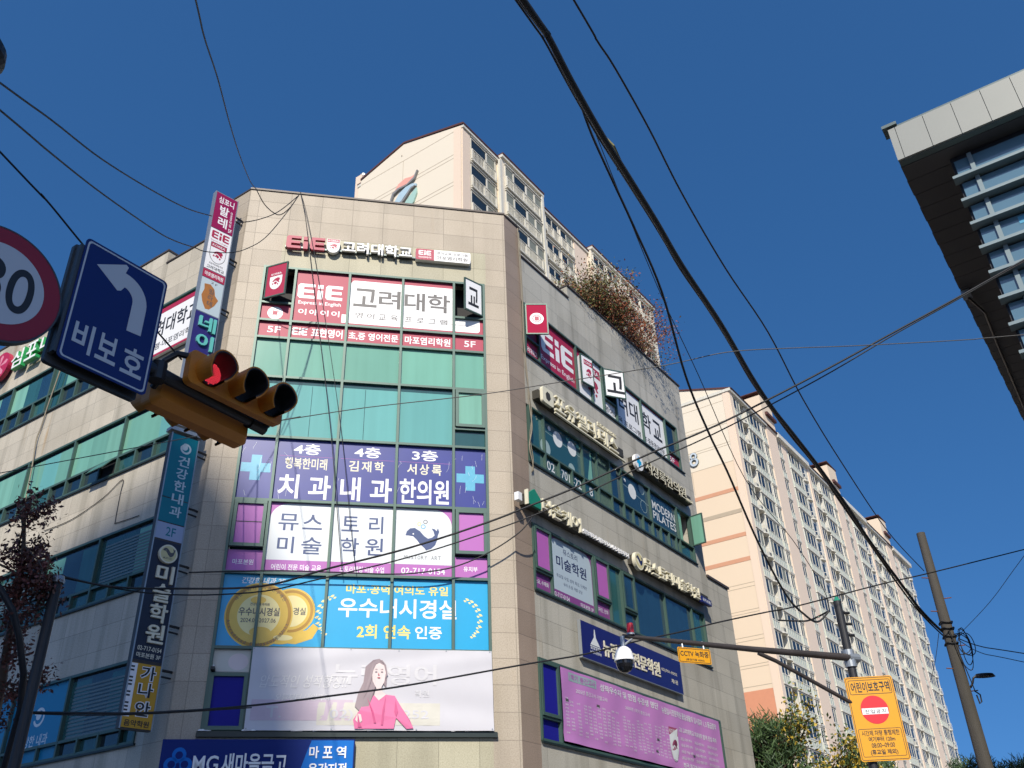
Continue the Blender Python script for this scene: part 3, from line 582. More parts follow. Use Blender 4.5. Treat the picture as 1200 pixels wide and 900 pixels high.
def gridpoly(mb, u0, u1, z0, z1, m, n=14):
    vs = [(u0 + (u1 - u0) * i / n, 0, z0 + (z1 - z0) * j / 6) for j in range(7) for i in range(n + 1)]
    mb.add(vs, [(j * (n + 1) + i, j * (n + 1) + i + 1, (j + 1) * (n + 1) + i + 1, (j + 1) * (n + 1) + i) for j in range(6) for i in range(n)], m)
mb = MB(); gridpoly(mb, -5.5, -3.5, 5.45, 5.85, 1); gridpoly(mb, -4.2, -1.72, 5.36, 5.80, 0); part('print', drape(mb, .003), ['tarp_yellow', 'tarp_pink'], t, FF)
mb = MB(); text(mb, '압도적인 성적향상!!', -5.38, -3.62, 6.08, 6.34, 0, None, 0, .0, .3); text(mb, '오늘부터 내일까지', -5.06, -3.96, 5.83, 5.97, 0, None, 0, .0, .25); part('lettering', drape(mb, .007), 'tarp_ink', t, FF); mb = MB(); text(mb, '뉴림영어', -3.95, -1.80, 6.16, 6.58, 0, None, 0, .03); text(mb, '학원', -2.25, -1.95, 5.92, 6.06, 0, None, 0, .02); part('lettering', drape(mb, .007), 'tarp_faint', t, FF)
mb = MB(); text(mb, '02) 701-0252', -3.95, -1.95, 5.44, 5.66, 0, None, 0, .02); text(mb, 'T.', -5.2, -4.9, 5.50, 5.72, 0); part('lettering', drape(mb, .007), 'tarp', t, FF)
mb = MB(); mb.prism([(-3.13, 6.66), (-3.28, 6.52), (-3.31, 6.2), (-3.40, 6.0), (-3.46, 5.72), (-3.36, 5.62), (-3.20, 5.66), (-3.10, 5.9), (-3.04, 6.2), (-2.92, 6.2), (-2.84, 6.1), (-2.83, 6.42), (-2.90, 6.60), (-3.0, 6.69)], 0, 0)
part('hair', drape(mb, .024), 'hair_print', t, FF)
mb = MB(); mb.prism([(-3.36, 5.64), (-3.22, 5.92), (-3.08, 5.94), (-2.98, 5.84), (-2.84, 5.96), (-2.66, 5.94), (-2.52, 5.72), (-2.34, 5.46), (-2.26, 5.30), (-2.40, 5.29), (-2.62, 5.50), (-2.66, 5.29), (-3.44, 5.29), (-3.48, 5.46)], 0, 0)
part('jacket', drape(mb, .028), 'pink', t, FF)
mb = MB(); mb.prism([(-3.08, 5.94), (-3.04, 6.08), (-3.12, 6.22), (-3.15, 6.42), (-3.10, 6.55), (-3.0, 6.60), (-2.90, 6.55), (-2.86, 6.40), (-2.88, 6.22), (-2.94, 6.10), (-2.92, 6.02), (-2.84, 5.96), (-2.98, 5.84)], 0, 0)
mb.prism([(-3.44, 5.46), (-3.40, 5.58), (-3.33, 5.56), (-3.30, 5.44), (-3.36, 5.38)], 0, 0)
part('portrait', drape(mb, .032), 'skin_print', t, FF)
mb = MB(); mb.prism([(-3.13, 6.62), (-3.05, 6.60), (-3.12, 6.46), (-3.15, 6.26), (-3.20, 6.02), (-3.30, 5.86), (-3.28, 6.3)], 0, 0); mb.prism([(-3.0, 6.66), (-2.90, 6.58), (-2.86, 6.42), (-2.87, 6.26), (-2.82, 6.36), (-2.86, 6.56), (-2.94, 6.66)], 0, 0); part('hair', drape(mb, .036), 'hair_print', t, FF)
mb = MB()
for x in (-3.06, -2.94): mb.prism([(x - .03, 6.415), (x, 6.43), (x + .03, 6.415), (x, 6.405)], 0, 0, 0); mb.prism([(x - .04, 6.46), (x, 6.475), (x + .04, 6.465), (x, 6.465)], 0, 0, 0)
mb.prism([(-3.04, 6.30), (-3.0, 6.31), (-2.96, 6.30), (-3.0, 6.28)], 0, 0, 1); mb.prism([(-3.01, 6.40), (-2.985, 6.345), (-3.02, 6.345)], 0, 0, 3)
mb.prism([(-3.22, 5.90), (-3.08, 5.62), (-3.02, 5.40), (-3.06, 5.40), (-3.12, 5.62)], 0, 0, 2); mb.prism([(-2.84, 5.94), (-2.90, 5.66), (-2.92, 5.36), (-2.88, 5.36), (-2.86, 5.64)], 0, 0, 2); mb.prism([(-2.64, 5.86), (-2.58, 5.62), (-2.62, 5.52), (-2.66, 5.62)], 0, 0, 2); mb.prism([(-3.40, 5.62), (-3.34, 5.40), (-3.30, 5.32), (-3.38, 5.32)], 0, 0, 2)
part('portrait_detail', drape(mb, .040), ['hair_print', 'lip_print', 'pink_shade', 'lip_print'], t, FF)
for k, (i0, i1) in enumerate(((0, 11), (12, 25), (26, 39), (40, 43))): pass
mb = MB()
for u, z in ((-5.56, 6.87), (-4.6, 6.875), (-3.6, 6.875), (-2.6, 6.87), (-1.6, 6.875), (-.66, 6.87), (-5.55, 5.29), (-3.9, 5.285), (-2.2, 5.285), (-.64, 5.29)): mb.disc(u, z, .016, wob(u, z) + .001, wob(u, z) + .008, 0, 10)
part('eyelet', mb, 'galv', t, FF)
mb = MB(); rc = random.Random(4)
for k in range(26):
    x = rc.choice((rc.uniform(-6.46, -6.3), rc.uniform(-5.66, -5.45), rc.uniform(-4.7, -4.2), rc.uniform(-3.3, -2.6), rc.uniform(-1.6, -1.2))); mb.prism([(x, 5.252), (x + .06, 5.25), (x + .10, 5.262), (x + .05, 5.285), (x + .01, 5.275)], .02, .06 + .03 * rc.random())
ob('caulk', mb, 'white', BLD, FF, whole=True)
# film above the low blue casement (code square left out)
t = sign('window_sign', 'small beige poster film above the low dark blue casement', 'window sign', FF, -6.0, 6.42)
mb = MB(); mb.box(-6.36, -5.62, 6.42, 6.87, D0, -.046, 0); mb.disc(-5.86, 6.62, .20, -.0459, -.045, 1, 24, .17); part('film', mb, ['tarp_yellow', 'skin_print'], t, FF)
# 7. bank sign
t = sign('shop_sign', 'long navy bank sign with a clover mark over the ground floor', 'sign', FF, -5.2, 4.2, .2)
mb = MB(); mb.box(-7.06, -3.42, 4.10, 5.08, .02, .16); b_ = part('sign_box', mb, mat('bank_navy', S(12, 44, 124, .75), .6, spec=.2), t, FF)
mb = MB(); mb.prism([(-4.52, 4.12), (-4.46, 4.45), (-4.36, 4.78), (-4.26, 5.06), (-3.44, 5.06), (-3.44, 4.12)], .161, .164); part('panel', mb, mat('bank_blue', S(16, 120, 214, .75), .6, spec=.2), b_, FF)
mb = MB(); c = -6.72
for x, z in ((c, 4.80), (c - .13, 4.62), (c + .13, 4.62)): mb.disc(x, z, .13, .161, .166, 0)
for x, z in ((c, 4.79), (c - .12, 4.625), (c + .12, 4.625)): mb.disc(x, z, .07, .1662, .168, 1, 20)
mb.prism([(c - .03, 4.65), (c + .03, 4.65), (c + .06, 4.42), (c - .06, 4.42)], .1662, .168, 1); part('emblem', mb, ['bank_blue', 'bank_navy'], t, FF)
mb = MB(); text(mb, 'MG', -6.45, -5.98, 4.48, 4.78, .161, .19, 0, .035); text(mb, '새마을금고', -5.92, -4.70, 4.44, 4.82, .161, .19, 0, .035); part('lettering', mb, 'white', t, FF)
mb = MB(); spaced(mb, '마포역', -4.29, -3.58, 4.73, 4.95, .1645, .18, 0, .03, .4); text(mb, '용강지점', -4.29, -3.56, 4.40, 4.64, .1645, .18, 0, .03); part('lettering', mb, 'white', t, FF)
# ------------------------------------------------------------------ signs on the right street face
t = sign('window_sign', 'crimson and white English school film along the top floor of the right face', 'window sign', RF, 5.5, 15.12)
mb = MB(); mb.box(.82, 4.36, 15.12, 16.72, D0, -.046, 0); mb.box(4.36, 5.05, 15.12, 16.72, D0, -.046, 1); mb.box(5.05, 5.82, 15.12, 15.63, D0, -.046, 1); mb.box(5.82, 9.30, 15.12, 16.72, D0, -.046, 1); mb.box(9.30, 10.18, 15.12, 15.54, D0, -.046, 0); mb.box(5.05, 9.3, 16.66, 16.72, -.0459, -.0445, 0)
mb.prism(rrect(3.66, 5.05, 15.13, 16.60, .3, (0, 0, 0, 1)), -.0459, -.0448, 1)
part('film', mb, ['film_crimson', 'film_white'], t, RF)
mb = MB(); d = -.0455; eie(mb, 1.70, 3.40, 15.68, 16.42, d, d + .001); text(mb, 'Express in English', 1.66, 3.40, 15.32, 15.52, d, None, 0, .015); text(mb, '고려대학교', .86, 1.46, 15.24, 15.42, d, None, 0, .02); text(mb, '5F', 9.45, 9.85, 15.22, 15.42, d, None, 0, .03); part('lettering', mb, 'film_white', t, RF)
mb = MB(); crest(mb, 4.50, 15.84, .98, 1.34, -.0447, 0, 1); part('crest', mb, ['film_crimson', 'film_white'], t, RF)
mb = MB()
for s_, a, b in (('려', 6.12, 6.68), ('대', 6.82, 7.40), ('학', 7.68, 8.30), ('교', 8.42, 9.05)): text(mb, s_, a, b, 15.68, 16.40, d, None, 0, .04)
text(mb, '영어교육 프로그램', 5.14, 7.45, 15.24, 15.46, d, None, 0, .02); text(mb, '초·중등영어전문', 7.68, 9.12, 15.24, 15.46, d, None, 0, .02); part('lettering', mb, 'black', t, RF)
RS = RF @ Matrix.Translation((-.17, -.10, -.08))              # the letter rails stand a hand's breadth off the wall
# letters of the pilates studio
t = sign('channel_letter_sign', 'cream pilates studio letters with a square logo under the crimson film', 'sign', RS, 3.6, 13.7)
mb = MB(); mb.box(1.20, 5.75, 13.80, 14.06, -.098, .095); part('raceway', mb, 'letter_dark', t, RS)
mb = MB(); mb.prism(rrect(1.28, 1.80, 13.70, 14.18, .08), .10, .19); b_ = part('logo_box', mb, 'letter_cream', t, RS); mb = MB(); mb.prism([(1.44, 13.84), (1.56, 13.80), (1.66, 13.92), (1.62, 14.06), (1.50, 14.08), (1.42, 13.98)], .1901, .193); part('emblem', mb, 'letter_dark', b_, RS)
mb = MB()
for i, (c, a) in enumerate(zip('포유필라테스', (1.92, 2.48, 3.06, 3.62, 4.22, 4.80))): text(mb, c, a, a + .50, 13.72, 14.20 if i < 4 else 14.16, .10, .19, 0, .008)
part('lettering', mb, 'letter_cream', t, RS)
mb = MB(); mb.box(4.2, 5.3, 14.23, 14.26, .12, .17); text(mb, 'FOR YOU PILATES', 4.22, 5.28, 14.29, 14.36, .12, .16, 0, .01); mb.box(1.9, 5.72, 13.62, 13.66, .11, .17); part('trim', mb, 'letter_cream', t, RS)
# oriental clinic letters
t = sign('channel_letter_sign', 'dark edged clinic letters with a round blue logo at the far right end', 'sign', RS, 8.4, 13.8)
mb = MB(); mb.box(6.40, 10.35, 13.84, 14.12, -.098, .095); part('raceway', mb, 'letter_dark', t, RS)
mb = MB(); mb.disc(6.56, 13.94, .27, .10, .19); b_ = part('logo_disc', mb, 'white', t, RS); mb = MB(); mb.box(6.50, 6.62, 13.76, 14.12, .1901, .193); mb.box(6.42, 6.70, 13.88, 14.0, .1902, .1928); part('emblem', mb, 'film_azure', b_, RS)
mb = MB()
for c, a in zip('서상록한의원', (6.98, 7.46, 7.94, 8.42, 8.90, 9.38)): text(mb, c, a, a + .44, 13.82, 14.22, .10, .18, 0, .010)
part('lettering', mb, 'letter_dark', t, RS); mb = MB()
for c, a in zip('서상록한의원', (6.98, 7.46, 7.94, 8.42, 8.90, 9.38)): text(mb, c, a, a + .44, 13.82, 14.22, .181, .19, 0, .0)
text(mb, '한방과', 9.86, 10.34, 13.84, 13.94, .10, .16, 0, .02); part('lettering', mb, 'letter_cream', t, RS)
# pilates window film
t = sign('window_sign', 'blue green pilates film with pale circles on the fourth floor of the right face', 'window sign', RF, 5.4, 11.86)
mb = MB(); mb.box(1.5, 4.0, 12.34, 13.42, D0, -.046, 0); mb.box(5.66, 9.27, 12.34, 13.42, D0, -.046, 1); mb.prism([(4.0, 12.34), (4.0, 13.42), (3.9, 13.0), (3.72, 12.34)], D0, -.0455, 2); mb.box(5.68, 6.2, 11.87, 12.32, D0, -.046, 1)
part('film', mb, [mat('film_sea', S(52, 104, 116, .55), .25, 0, .1), mat('film_deep', S(44, 82, 108, .55), .25, 0, .1), 'blind_mint'], t, RF)
mb = MB(); e = -.0459
for u, z, r, m in ((1.86, 13.22, .07, 0), (2.26, 13.06, .23, 0), (2.98, 13.06, .22, 0), (1.62, 12.56, .24, 1), (2.9, 12.42, .16, 1), (5.96, 13.2, .06, 0), (6.38, 12.98, .24, 0), (7.02, 13.28, .18, 1)): mb.disc(u, z, r, e, e + .0012, m, 28)
mb.ring(7.06, 12.72, .19, .205, e, e + .001, 1)
for (a, b), (c, f) in (((1.55, 13.06), (3.4, 12.96)), ((5.7, 13.05), (7.4, 12.85))): mb.prism([(a, b), (c, f), (c, f + .014), (a, b + .014)], e, e + .0009, 1)
part('circle_print', mb, ['film_paper', mat('film_mist', S(170, 196, 196, .7), .4)], t, RF)
mb = MB(); text(mb, 'MODERN', 7.66, 9.22, 12.88, 13.16, -.0445, None, 0, .018); text(mb, 'PILATES', 7.66, 9.22, 12.55, 12.82, -.0445, None, 0, .018)
for s_, a, b in (('02', 1.66, 2.02), ('-701', 2.24, 2.76), ('-22', 2.9, 3.36), ('8', 3.78, 3.96)): text(mb, s_, a, b, 11.95, 12.22, -.0488, None, 0, .03)
part('lettering', mb, 'film_paper', t, RF)
# clinic letters and art school letters in one long row: two signs
t = sign('channel_letter_sign', 'cream clinic letters with a green house logo beside the corner column', 'sign', RS, 2.6, 10.5)
mb = MB(); mb.box(.40, 2.85, 10.52, 10.78, -.098, .085); mb.box(2.85, 5.40, 10.56, 10.66, -.098, .085); part('raceway', mb, 'letter_dark', t, RS)
mb = MB(); mb.box(-.02, .13, 10.46, 10.66, .05, .17); part('end_box', mb, 'white', t, RS)
mb = MB(); mb.prism([(.40, 10.50), (.94, 10.50), (.94, 10.76), (.67, 10.96), (.40, 10.76)], .10, .175, 0); mb.box(.37, .40, 10.48, 10.86, .08, .18, 1); mb.box(.94, .97, 10.48, 10.80, .08, .18, 1); part('logo_box', mb, [mat('jade', S(40, 150, 120, .7), .4), 'letter_cream'], t, RS)
mb = MB()
for c, a, wd in zip('더온케어', (1.03, 1.48, 1.95, 2.40), (.38, .40, .40, .42)): text(mb, c, a, a + wd, 10.50, 10.88, .09, .18, 0, .008)
part('lettering', mb, 'letter_cream', t, RS)
mb = MB(); text(mb, '통증의학과 재활의학과 내과 가정의학과', 2.95, 5.36, 10.54, 10.67, .09, .15, 0, .02); part('lettering', mb, 'white', t, RS)
t = sign('channel_letter_sign', 'cream art school letters with a round whale badge over the lower windows', 'sign', RS, 8.0, 10.4)
mb = MB(); mb.box(5.70, 10.62, 10.52, 10.78, -.098, .085); part('raceway', mb, 'letter_dark', t, RS)
mb = MB(); mb.disc(5.86, 10.60, .26, .09, .19); b_ = part('badge', mb, 'letter_cream', t, RS); mb = MB(); mb.disc(5.86, 10.60, .21, .1901, .192); whale(mb, 5.86, 10.60, .36, .1921, 1, 2); part('emblem', mb, [mat('badge_yellow', S(226, 216, 160, .75), .5), 'ink_navy', 'letter_cream'], b_, RS)
mb = MB()
for i, c in enumerate('뮤스토리미술학원'): text(mb, c, 6.24 + i * .455, 6.24 + i * .455 + .40, 10.46, 10.82, .09, .18, 0, .008)
part('lettering', mb, 'letter_cream', t, RS)
mb = MB(); mb.box(9.93, 10.64, 10.44, 10.63, .06, .17, 0); text(mb, '유치·초등', 10.0, 10.57, 10.48, 10.59, .1705, None, 1, .02); part('end_box', mb, ['navy_board', 'white'], t, RS)
# art film on the third floor
t = sign('window_sign', 'pale blue art school film between two orchid casements of the right face', 'window sign', RF, 2.5, 8.56)
mb = MB(); mb.box(1.52, 3.54, 8.55, 10.12, D0, -.046); mb.box(.76, 1.50, 8.55, 8.98, D0, -.046); mb.box(3.56, 4.32, 8.55, 8.98, D0, -.046); part('film', mb, mat('film_violet', S(158, 84, 160, .62), .42, 0, .06), t, RF)
mb = MB(); mb.prism(rrect(1.55, 3.50, 8.77, 10.10, .32, (0, 0, 1, 1), 8), -.0459, -.0447); part('panel', mb, mat('film_ice', S(196, 214, 226, .72), .42, 0, .04), t, RF)
mb = MB(); d = -.0443; text(mb, '뮤스토리', 2.16, 2.84, 9.76, 9.92, d, None, 0, .01); text(mb, '미술학원', 1.82, 3.24, 9.36, 9.68, d, None, 0, .02); text(mb, '토요일 수업, 방학 특강, 단체반', 1.80, 3.22, 9.10, 9.20, d, None, 0, .005); text(mb, '유아·초·중 개별 상담', 2.1, 2.98, 8.94, 9.03, d, None, 0, .005); part('lettering', mb, 'ink_navy', t, RF)
mb = MB(); d = -.0455; text(mb, '02-717-0154', 1.62, 2.34, 8.60, 8.71, d, None, 0, .02); text(mb, '마포본원 3F', 2.86, 3.48, 8.60, 8.71, d, None, 0, .01); text(mb, '소묘, 수채화', .84, 1.42, 8.70, 8.82, d, None, 0, .01); text(mb, '디자인, 만화', 3.64, 4.24, 8.70, 8.82, d, None, 0, .01); part('lettering', mb, 'film_paper', t, RF)
# navy board of the exam academy
t = sign('shop_sign', 'navy board with cream lettering on the right face, just above the purple banner', 'sign', RF, 5.2, 7.26, .1)
mb = MB(); mb.box(2.52, 7.90, 7.28, 8.17, .02, .11); b_ = part('sign_box', mb, 'navy_board', t, RF); mb = MB(); mb.box(2.505, 2.519, 7.27, 8.18, .02, .112); mb.box(2.52, 7.90, 7.262, 7.279, .02, .112); part('edge', mb, 'galv', b_, RF)
mb = MB(); d = .111; text(mb, '뉴림입시전문학원', 3.52, 6.56, 7.50, 7.90, d, d + .02, 0, .035); text(mb, '02)701-0252', 6.68, 7.62, 7.70, 7.80, d, None, 0, .02); text(mb, '제1관', 7.22, 7.62, 7.48, 7.60, d, None, 0, .02); part('lettering', mb, 'letter_cream', t, RF)
mb = MB(); mb.prism([(3.14, 8.06), (3.17, 8.06), (3.20, 7.86), (3.38, 7.66), (2.92, 7.66), (3.11, 7.86)], d, d + .002); mb.box(2.9, 3.4, 7.62, 7.64, d, d + .002)
for k in range(6): mb.box(2.93 + k * .08, 2.96 + k * .08, 7.55, 7.61, d, d + .002)
text(mb, '뉴림입시전문학원', 2.88, 3.42, 7.45, 7.52, d + .001); part('emblem', mb, 'film_paper', t, RF)
# purple banner of results
t = sign('vinyl_banner', 'orchid purple banner crowded with small white columns of names below the navy board', 'banner', RF, 5.9, 5.25)
nu, nz = 90, 16; mb = MB()
def wob2(u, z): return .055 + .010 * math.sin(1.9 * u + z * 2) + .008 * math.sin(5.5 * u - 3 * z) + .012 * math.sin(11 * z + .8 * u) * math.exp(-((z - 5.45) / .2) ** 2)
vs = [(1.56 + 8.62 * i / nu, -wob2(1.56 + 8.62 * i / nu, 5.27 + 1.61 * j / nz), 5.27 + 1.61 * j / nz) for j in range(nz + 1) for i in range(nu + 1)]
mb.add(vs, [(j * (nu + 1) + i, j * (nu + 1) + i + 1, (j + 1) * (nu + 1) + i + 1, (j + 1) * (nu + 1) + i) for j in range(nz) for i in range(nu)])
part('cloth', mb, mat('tarp_orchid', S(206, 140, 208, .76), .5, 0, .1, 1.2), t, RF).data.polygons.foreach_set('use_smooth', [True] * (nu * nz))
def drape2(mb, pad=.006): mb.v = [(x, -(wob2(x, z) + pad), z) for x, y, z in mb.v]; return mb
mb = MB(); r3 = random.Random(5)
text(mb, '1학기 중간고사', 1.95, 3.08, 6.66, 6.79, 0, None, 1, .02)
mbh = MB(); vs = []; gridpoly(mbh, 1.90, 3.13, 6.63, 6.82, 0, 14); part('heading_panel', drape2(mbh, .003), 'film_mist', t, RF)
text(mb, '성적우수자 및 만점 수강생 명단', 3.3, 6.3, 6.63, 6.80, 0, None, 0, .02); text(mb, '뉴림입시전문학원 졸업생들의 입시결과 1, 3 등급합격', 6.5, 9.9, 6.58, 6.76, 0, None, 0, .02)
text(mb, '2025년 중간고사·기말고사', 2.2, 3.6, 6.40, 6.50, 0, None, 0, .005); text(mb, '2025년 1학기 중간고사', 4.5, 5.8, 6.38, 6.47, 0, None, 0, .005)
names = ['국어', '영어', '수학', '과학', '사회', '한문', '역사', '도덕', '기술']
for c0, c1, zt in ((1.68, 4.05, 6.24), (4.3, 5.75, 6.20), (6.0, 6.72, 6.26)):
    u = c0
    while u < c1:
        z = zt - (0.06 if r3.random() < .4 else 0)
        while z > 5.46:
            if r3.random() < .90: text(mb, r3.choice(names), u, u + .14, z - .045, z, 0, None, 0, .01)
            z -= .075
        u += .21 if r3.random() < .8 else .30
text(mb, '고3 고려대학교 의과대학 합격 진심 축하', 7.4, 9.85, 6.22, 6.36, 0, None, 0, .02)
for k in range(4):
    for c in (7.45, 8.3, 9.15): text(mb, r3.choice(('1등급', '2등급', '합격')) + ' ' + r3.choice(names) + ' ' + r3.choice(names), c, c + .66, 6.02 - .16 * k, 6.10 - .16 * k, 0, None, 0, .01)
text(mb, '전국 최고의 입시전문', 7.45, 9.0, 5.34, 5.46, 0, None, 0, .02); part('lettering', drape2(mb), ['film_paper', 'film_orchid'], t, RF)
mb = MB(); crest(mb, 7.04, 5.86, .50, .86, 0, 1, 0); part('crest', drape2(mb, .008), ['film_paper', mat('faded_crimson', S(176, 84, 120, .7), .5)], t, RF)
mb = MB()
for u, z in ((1.70, 6.2), (3.1, 6.28), (6.08, 5.9), (5.95, 5.6), (8.1, 5.72)): gridpoly(mb, u, u + .14, z - .05, z, 0, 2)
part('patch', drape2(mb, .009), 'ink_grey', t, RF)
# ------------------------------------------------------------------ signs on the left street face
t = sign('shop_sign', 'white banner board with black university lettering and red edges on the left face', 'sign', LF, -2.8, 15.0)
mb = MB(); mb.box(-4.3, -1.15, 15.0, 16.55, .03, .12, 0); mb.box(-4.3, -1.15, 16.40, 16.552, .1201, .124, 1); mb.box(-4.3, -1.15, 14.998, 15.07, .1201, .124, 1); part('sign_box', mb, ['film_white', 'film_crimson'], t, LF)
mb = MB(); text(mb, '고려대학교', -3.5, -1.3, 15.62, 16.20, .1205, None, 0, .02); text(mb, '교육프로그램·마포염리학원', -4.1, -1.25, 15.20, 15.42, .1205, None, 0, .012); eie(mb, -4.24, -3.6, 15.66, 16.15, .1205, .122); part('lettering', mb, 'black', t, LF)
t = sign('channel_letter_sign', 'green and white ballet school letters with a red petal badge at the left edge', 'sign', LF, -9.6, 17.4)
mb = MB()
for c, a in zip('심포니발레', (-10.55, -9.75, -8.95, -8.15, -7.35)): text(mb, c, a, a + .66, 17.42, 18.10, .10, .24, 0, .03)
part('lettering', mb, mat('sign_green', S(60, 190, 110, .75), .4), t, LF); mb = MB()
for c, a in zip('심포니발레', (-10.55, -9.75, -8.95, -8.15, -7.35)): text(mb, c, a + .02, a + .64, 17.44, 18.08, .241, .25, 0, .01)
part('lettering', mb, 'white', t, LF)
mb = MB(); mb.disc(-11.25, 17.85, .52, .10, .24); b_ = part('badge', mb, mat('petal_red', S(196, 40, 80, .75), .4), t, LF); mb = MB()
for k in range(5):
    a = R(90 + 72 * k); mb.prism([(-11.25, 17.85), (-11.25 + .36 * math.cos(a - .25), 17.85 + .36 * math.sin(a - .25)), (-11.25 + .44 * math.cos(a), 17.85 + .44 * math.sin(a)), (-11.25 + .36 * math.cos(a + .25), 17.85 + .36 * math.sin(a + .25))], .2401, .2415)
part('emblem', mb, mat('petal_pink', S(240, 150, 170, .75), .4), b_, LF); mb = MB(); mb.box(-10.7, -6.7, 17.66, 17.74, .002, .10); part('raceway', mb, 'letter_dark', t, LF)
t = sign('window_sign', 'turquoise clinic film with white round mark low on the left face', 'window sign', LF, -5.9, 5.2)
mb = MB(); mb.box(-12.5, -3.72, 5.2, 6.86, D0, -.046); part('film', mb, mat('film_turquoise', S(20, 140, 186, .75), .4, 0, .06), t, LF)
mb = MB()
for c in (-4.75, -6.7, -8.9):
    mb.ring(c, 6.18, .15, .21, -.0459, -.044, 0, 24, 200, 520); mb.disc(c - .03, 6.22, .10, -.0459, -.044, 0, 16); text(mb, '건강한 내과', c - .62, c + .50, 5.55, 5.80, -.0455, None, 0, .01)
part('lettering', mb, 'film_paper', t, LF)
# ------------------------------------------------------------------ two tall blade signs at the left corner
VF = frame((-7.185, 18.385, 0), 46)
def blade(z0, z1, label, panels, side, bz):
    t = thing('blade_sign', label, 'sign', at(VF, -.3, z0, -.06))
    mb = MB(); mb.box(-.645, .012, z0, z1, -.15, -.001); part('casing', mb, side, t, VF)
    mb = MB(); mb.box(-.645, -.62, z0, z1, -.001, .012); mb.box(-.012, .012, z0, z1, -.001, .012); part('edge', mb, 'galv', t, VF)
    for z in bz:
        mb = MB(); mb.ftube([(.0, z, -.08), (.22, z, -.10), (.42, z, -.16)], .028); mb.ftube([(.0, z - .12, -.08), (.42, z - .12, -.16)], .02); part('bracket', mb, 'black', t, VF)
    for i, (a, b, m) in enumerate(panels):
        mb = MB(); mb.box(-.618, -.014, a + .012, b - .012, 0, .006); part('panel', mb, m, t, VF)
    return t
t = blade(11.75, 18.78, 'upper blade sign, metal cased, with crimson ballet panel on top', [(17.55, 18.77, 'film_magenta' if 'film_magenta' in MATS else mat('film_magenta', S(160, 20, 84, .75), .4, 0, .05)), (16.22, 17.55, 'film_white'), (15.95, 16.22, 'film_crimson'), (14.92, 15.95, mat('film_frost', S(206, 222, 228, .74), .4, 0, .05)), (11.76, 14.92, mat('film_violetblue', S(52, 44, 120, .7), .35, 0, .06))], 'galv', (18.3, 16.9, 15.3, 13.4, 12.1))
d = .0065; mb = MB(); text(mb, '심포니', -.53, -.09, 18.44, 18.66, d, None, 0, .025); text(mb, '발', -.46, -.20, 18.06, 18.38, d, None, 0, .035); text(mb, '레', -.46, -.20, 17.68, 18.0, d, None, 0, .035); vtext(mb, '마포공덕점', -.15, -.09, 17.80, 18.32, d, None, 0, .01); text(mb, '5F', -.15, -.05, 17.62, 17.74, d, None, 0, .02); text(mb, '마포염리학원', -.56, -.06, 16.02, 16.15, d, None, 0, .02); part('lettering', mb, 'film_white', t, VF)
mb = MB(); eie(mb, -.56, -.07, 17.24, 17.48, d, d + .002); text(mb, 'Express in English', -.56, -.08, 17.14, 17.19, d); part('lettering', mb, 'film_crimson', t, VF)
mb = MB(); crest(mb, -.315, 16.80, .42, .60, d, 1, 0); mb.prism(shield(-.315, 16.80, .45, .63), d - .002, d - .0005, 2); part('crest', mb, ['film_white', 'film_crimson', 'ink_grey'], t, VF)
mb = MB(); text(mb, '이아이이', -.5, -.13, 16.40, 16.47, d, None, 0, .02); text(mb, '고려대학교', -.55, -.07, 16.26, 16.37, d, None, 0, .025); part('lettering', mb, 'black', t, VF)
mb = MB(); mb.prism([(-.52, 15.76), (-.36, 15.80), (-.24, 15.70), (-.20, 15.52), (-.10, 15.42), (-.18, 15.22), (-.30, 15.06), (-.40, 15.04), (-.50, 15.22), (-.55, 15.4), (-.50, 15.6)], d, d + .002, 0); part('map_print', mb, mat('ochre', S(190, 124, 58, .7), .5, 0, .2, 12), t, VF)
mb = MB(); vtext(mb, '필라테', -.38, -.24, 15.14, 15.68, d + .003, None, 0, .01); part('lettering', mb, 'ink_grey', t, VF)
mb = MB(); text(mb, '2', -.36, -.28, 15.84, 15.90, d); text(mb, 'F', -.24, -.18, 15.82, 15.88, d); part('lettering', mb, 'ink_grey', t, VF)
mb = MB()
for c, z in zip('네이일샵', (14.40, 13.88, 13.36, 12.84)): text(mb, c, -.50, -.06, z, z + .42, d, .06, 0, .04)
part('lettering', mb, mat('mint', S(110, 205, 196, .75), .4), t, VF)
t = blade(5.22, 11.54, 'lower blade sign, teal, black and mustard panels with a piano keyboard', [(9.98, 11.52, mat('film_petrol', S(0, 128, 146, .72), .4, 0, .05)), (9.42, 9.98, mat('film_petrol', (0, 0, 0))), (9.03, 9.42, mat('film_lilac', S(176, 190, 220, .70), .4)), (6.50, 9.01, mat('film_ink', S(34, 36, 58, .7), .35)), (5.23, 6.46, mat('film_mustard', S(216, 164, 36, .75), .4, 0, .06))], 'brown_metal', (11.3, 9.9, 8.6, 7.3, 6.4))
mb = MB(); mb.ring(-.27, 11.22, .085, .13, d, d + .002, 0, 24, 160, 480); mb.disc(-.30, 11.25, .075, d, d + .002, 0, 16)
for c, z in zip('건강한내과', (10.78, 10.48, 10.18, 9.88, 9.58)): text(mb, c, -.40, -.13, z, z + .25, d, None, 0, .02)
part('lettering', mb, 'film_frost', t, VF)
mb = MB(); text(mb, '2F', -.40, -.18, 9.13, 9.33, d, None, 0, .03); part('lettering', mb, 'film_petrol', t, VF)
mb = MB(); mb.disc(-.29, 8.72, .20, .006, .08); b_ = part('badge', mb, 'letter_cream', t, VF); mb = MB(); mb.disc(-.29, 8.72, .17, .0801, .082); whale(mb, -.29, 8.74, .26, .0822, 1, 0); text(mb, 'MUSTORY', -.39, -.19, 8.60, 8.64, .0825, None, 1); part('emblem', mb, ['badge_yellow', 'ink_grey'], b_, VF)
mb = MB()
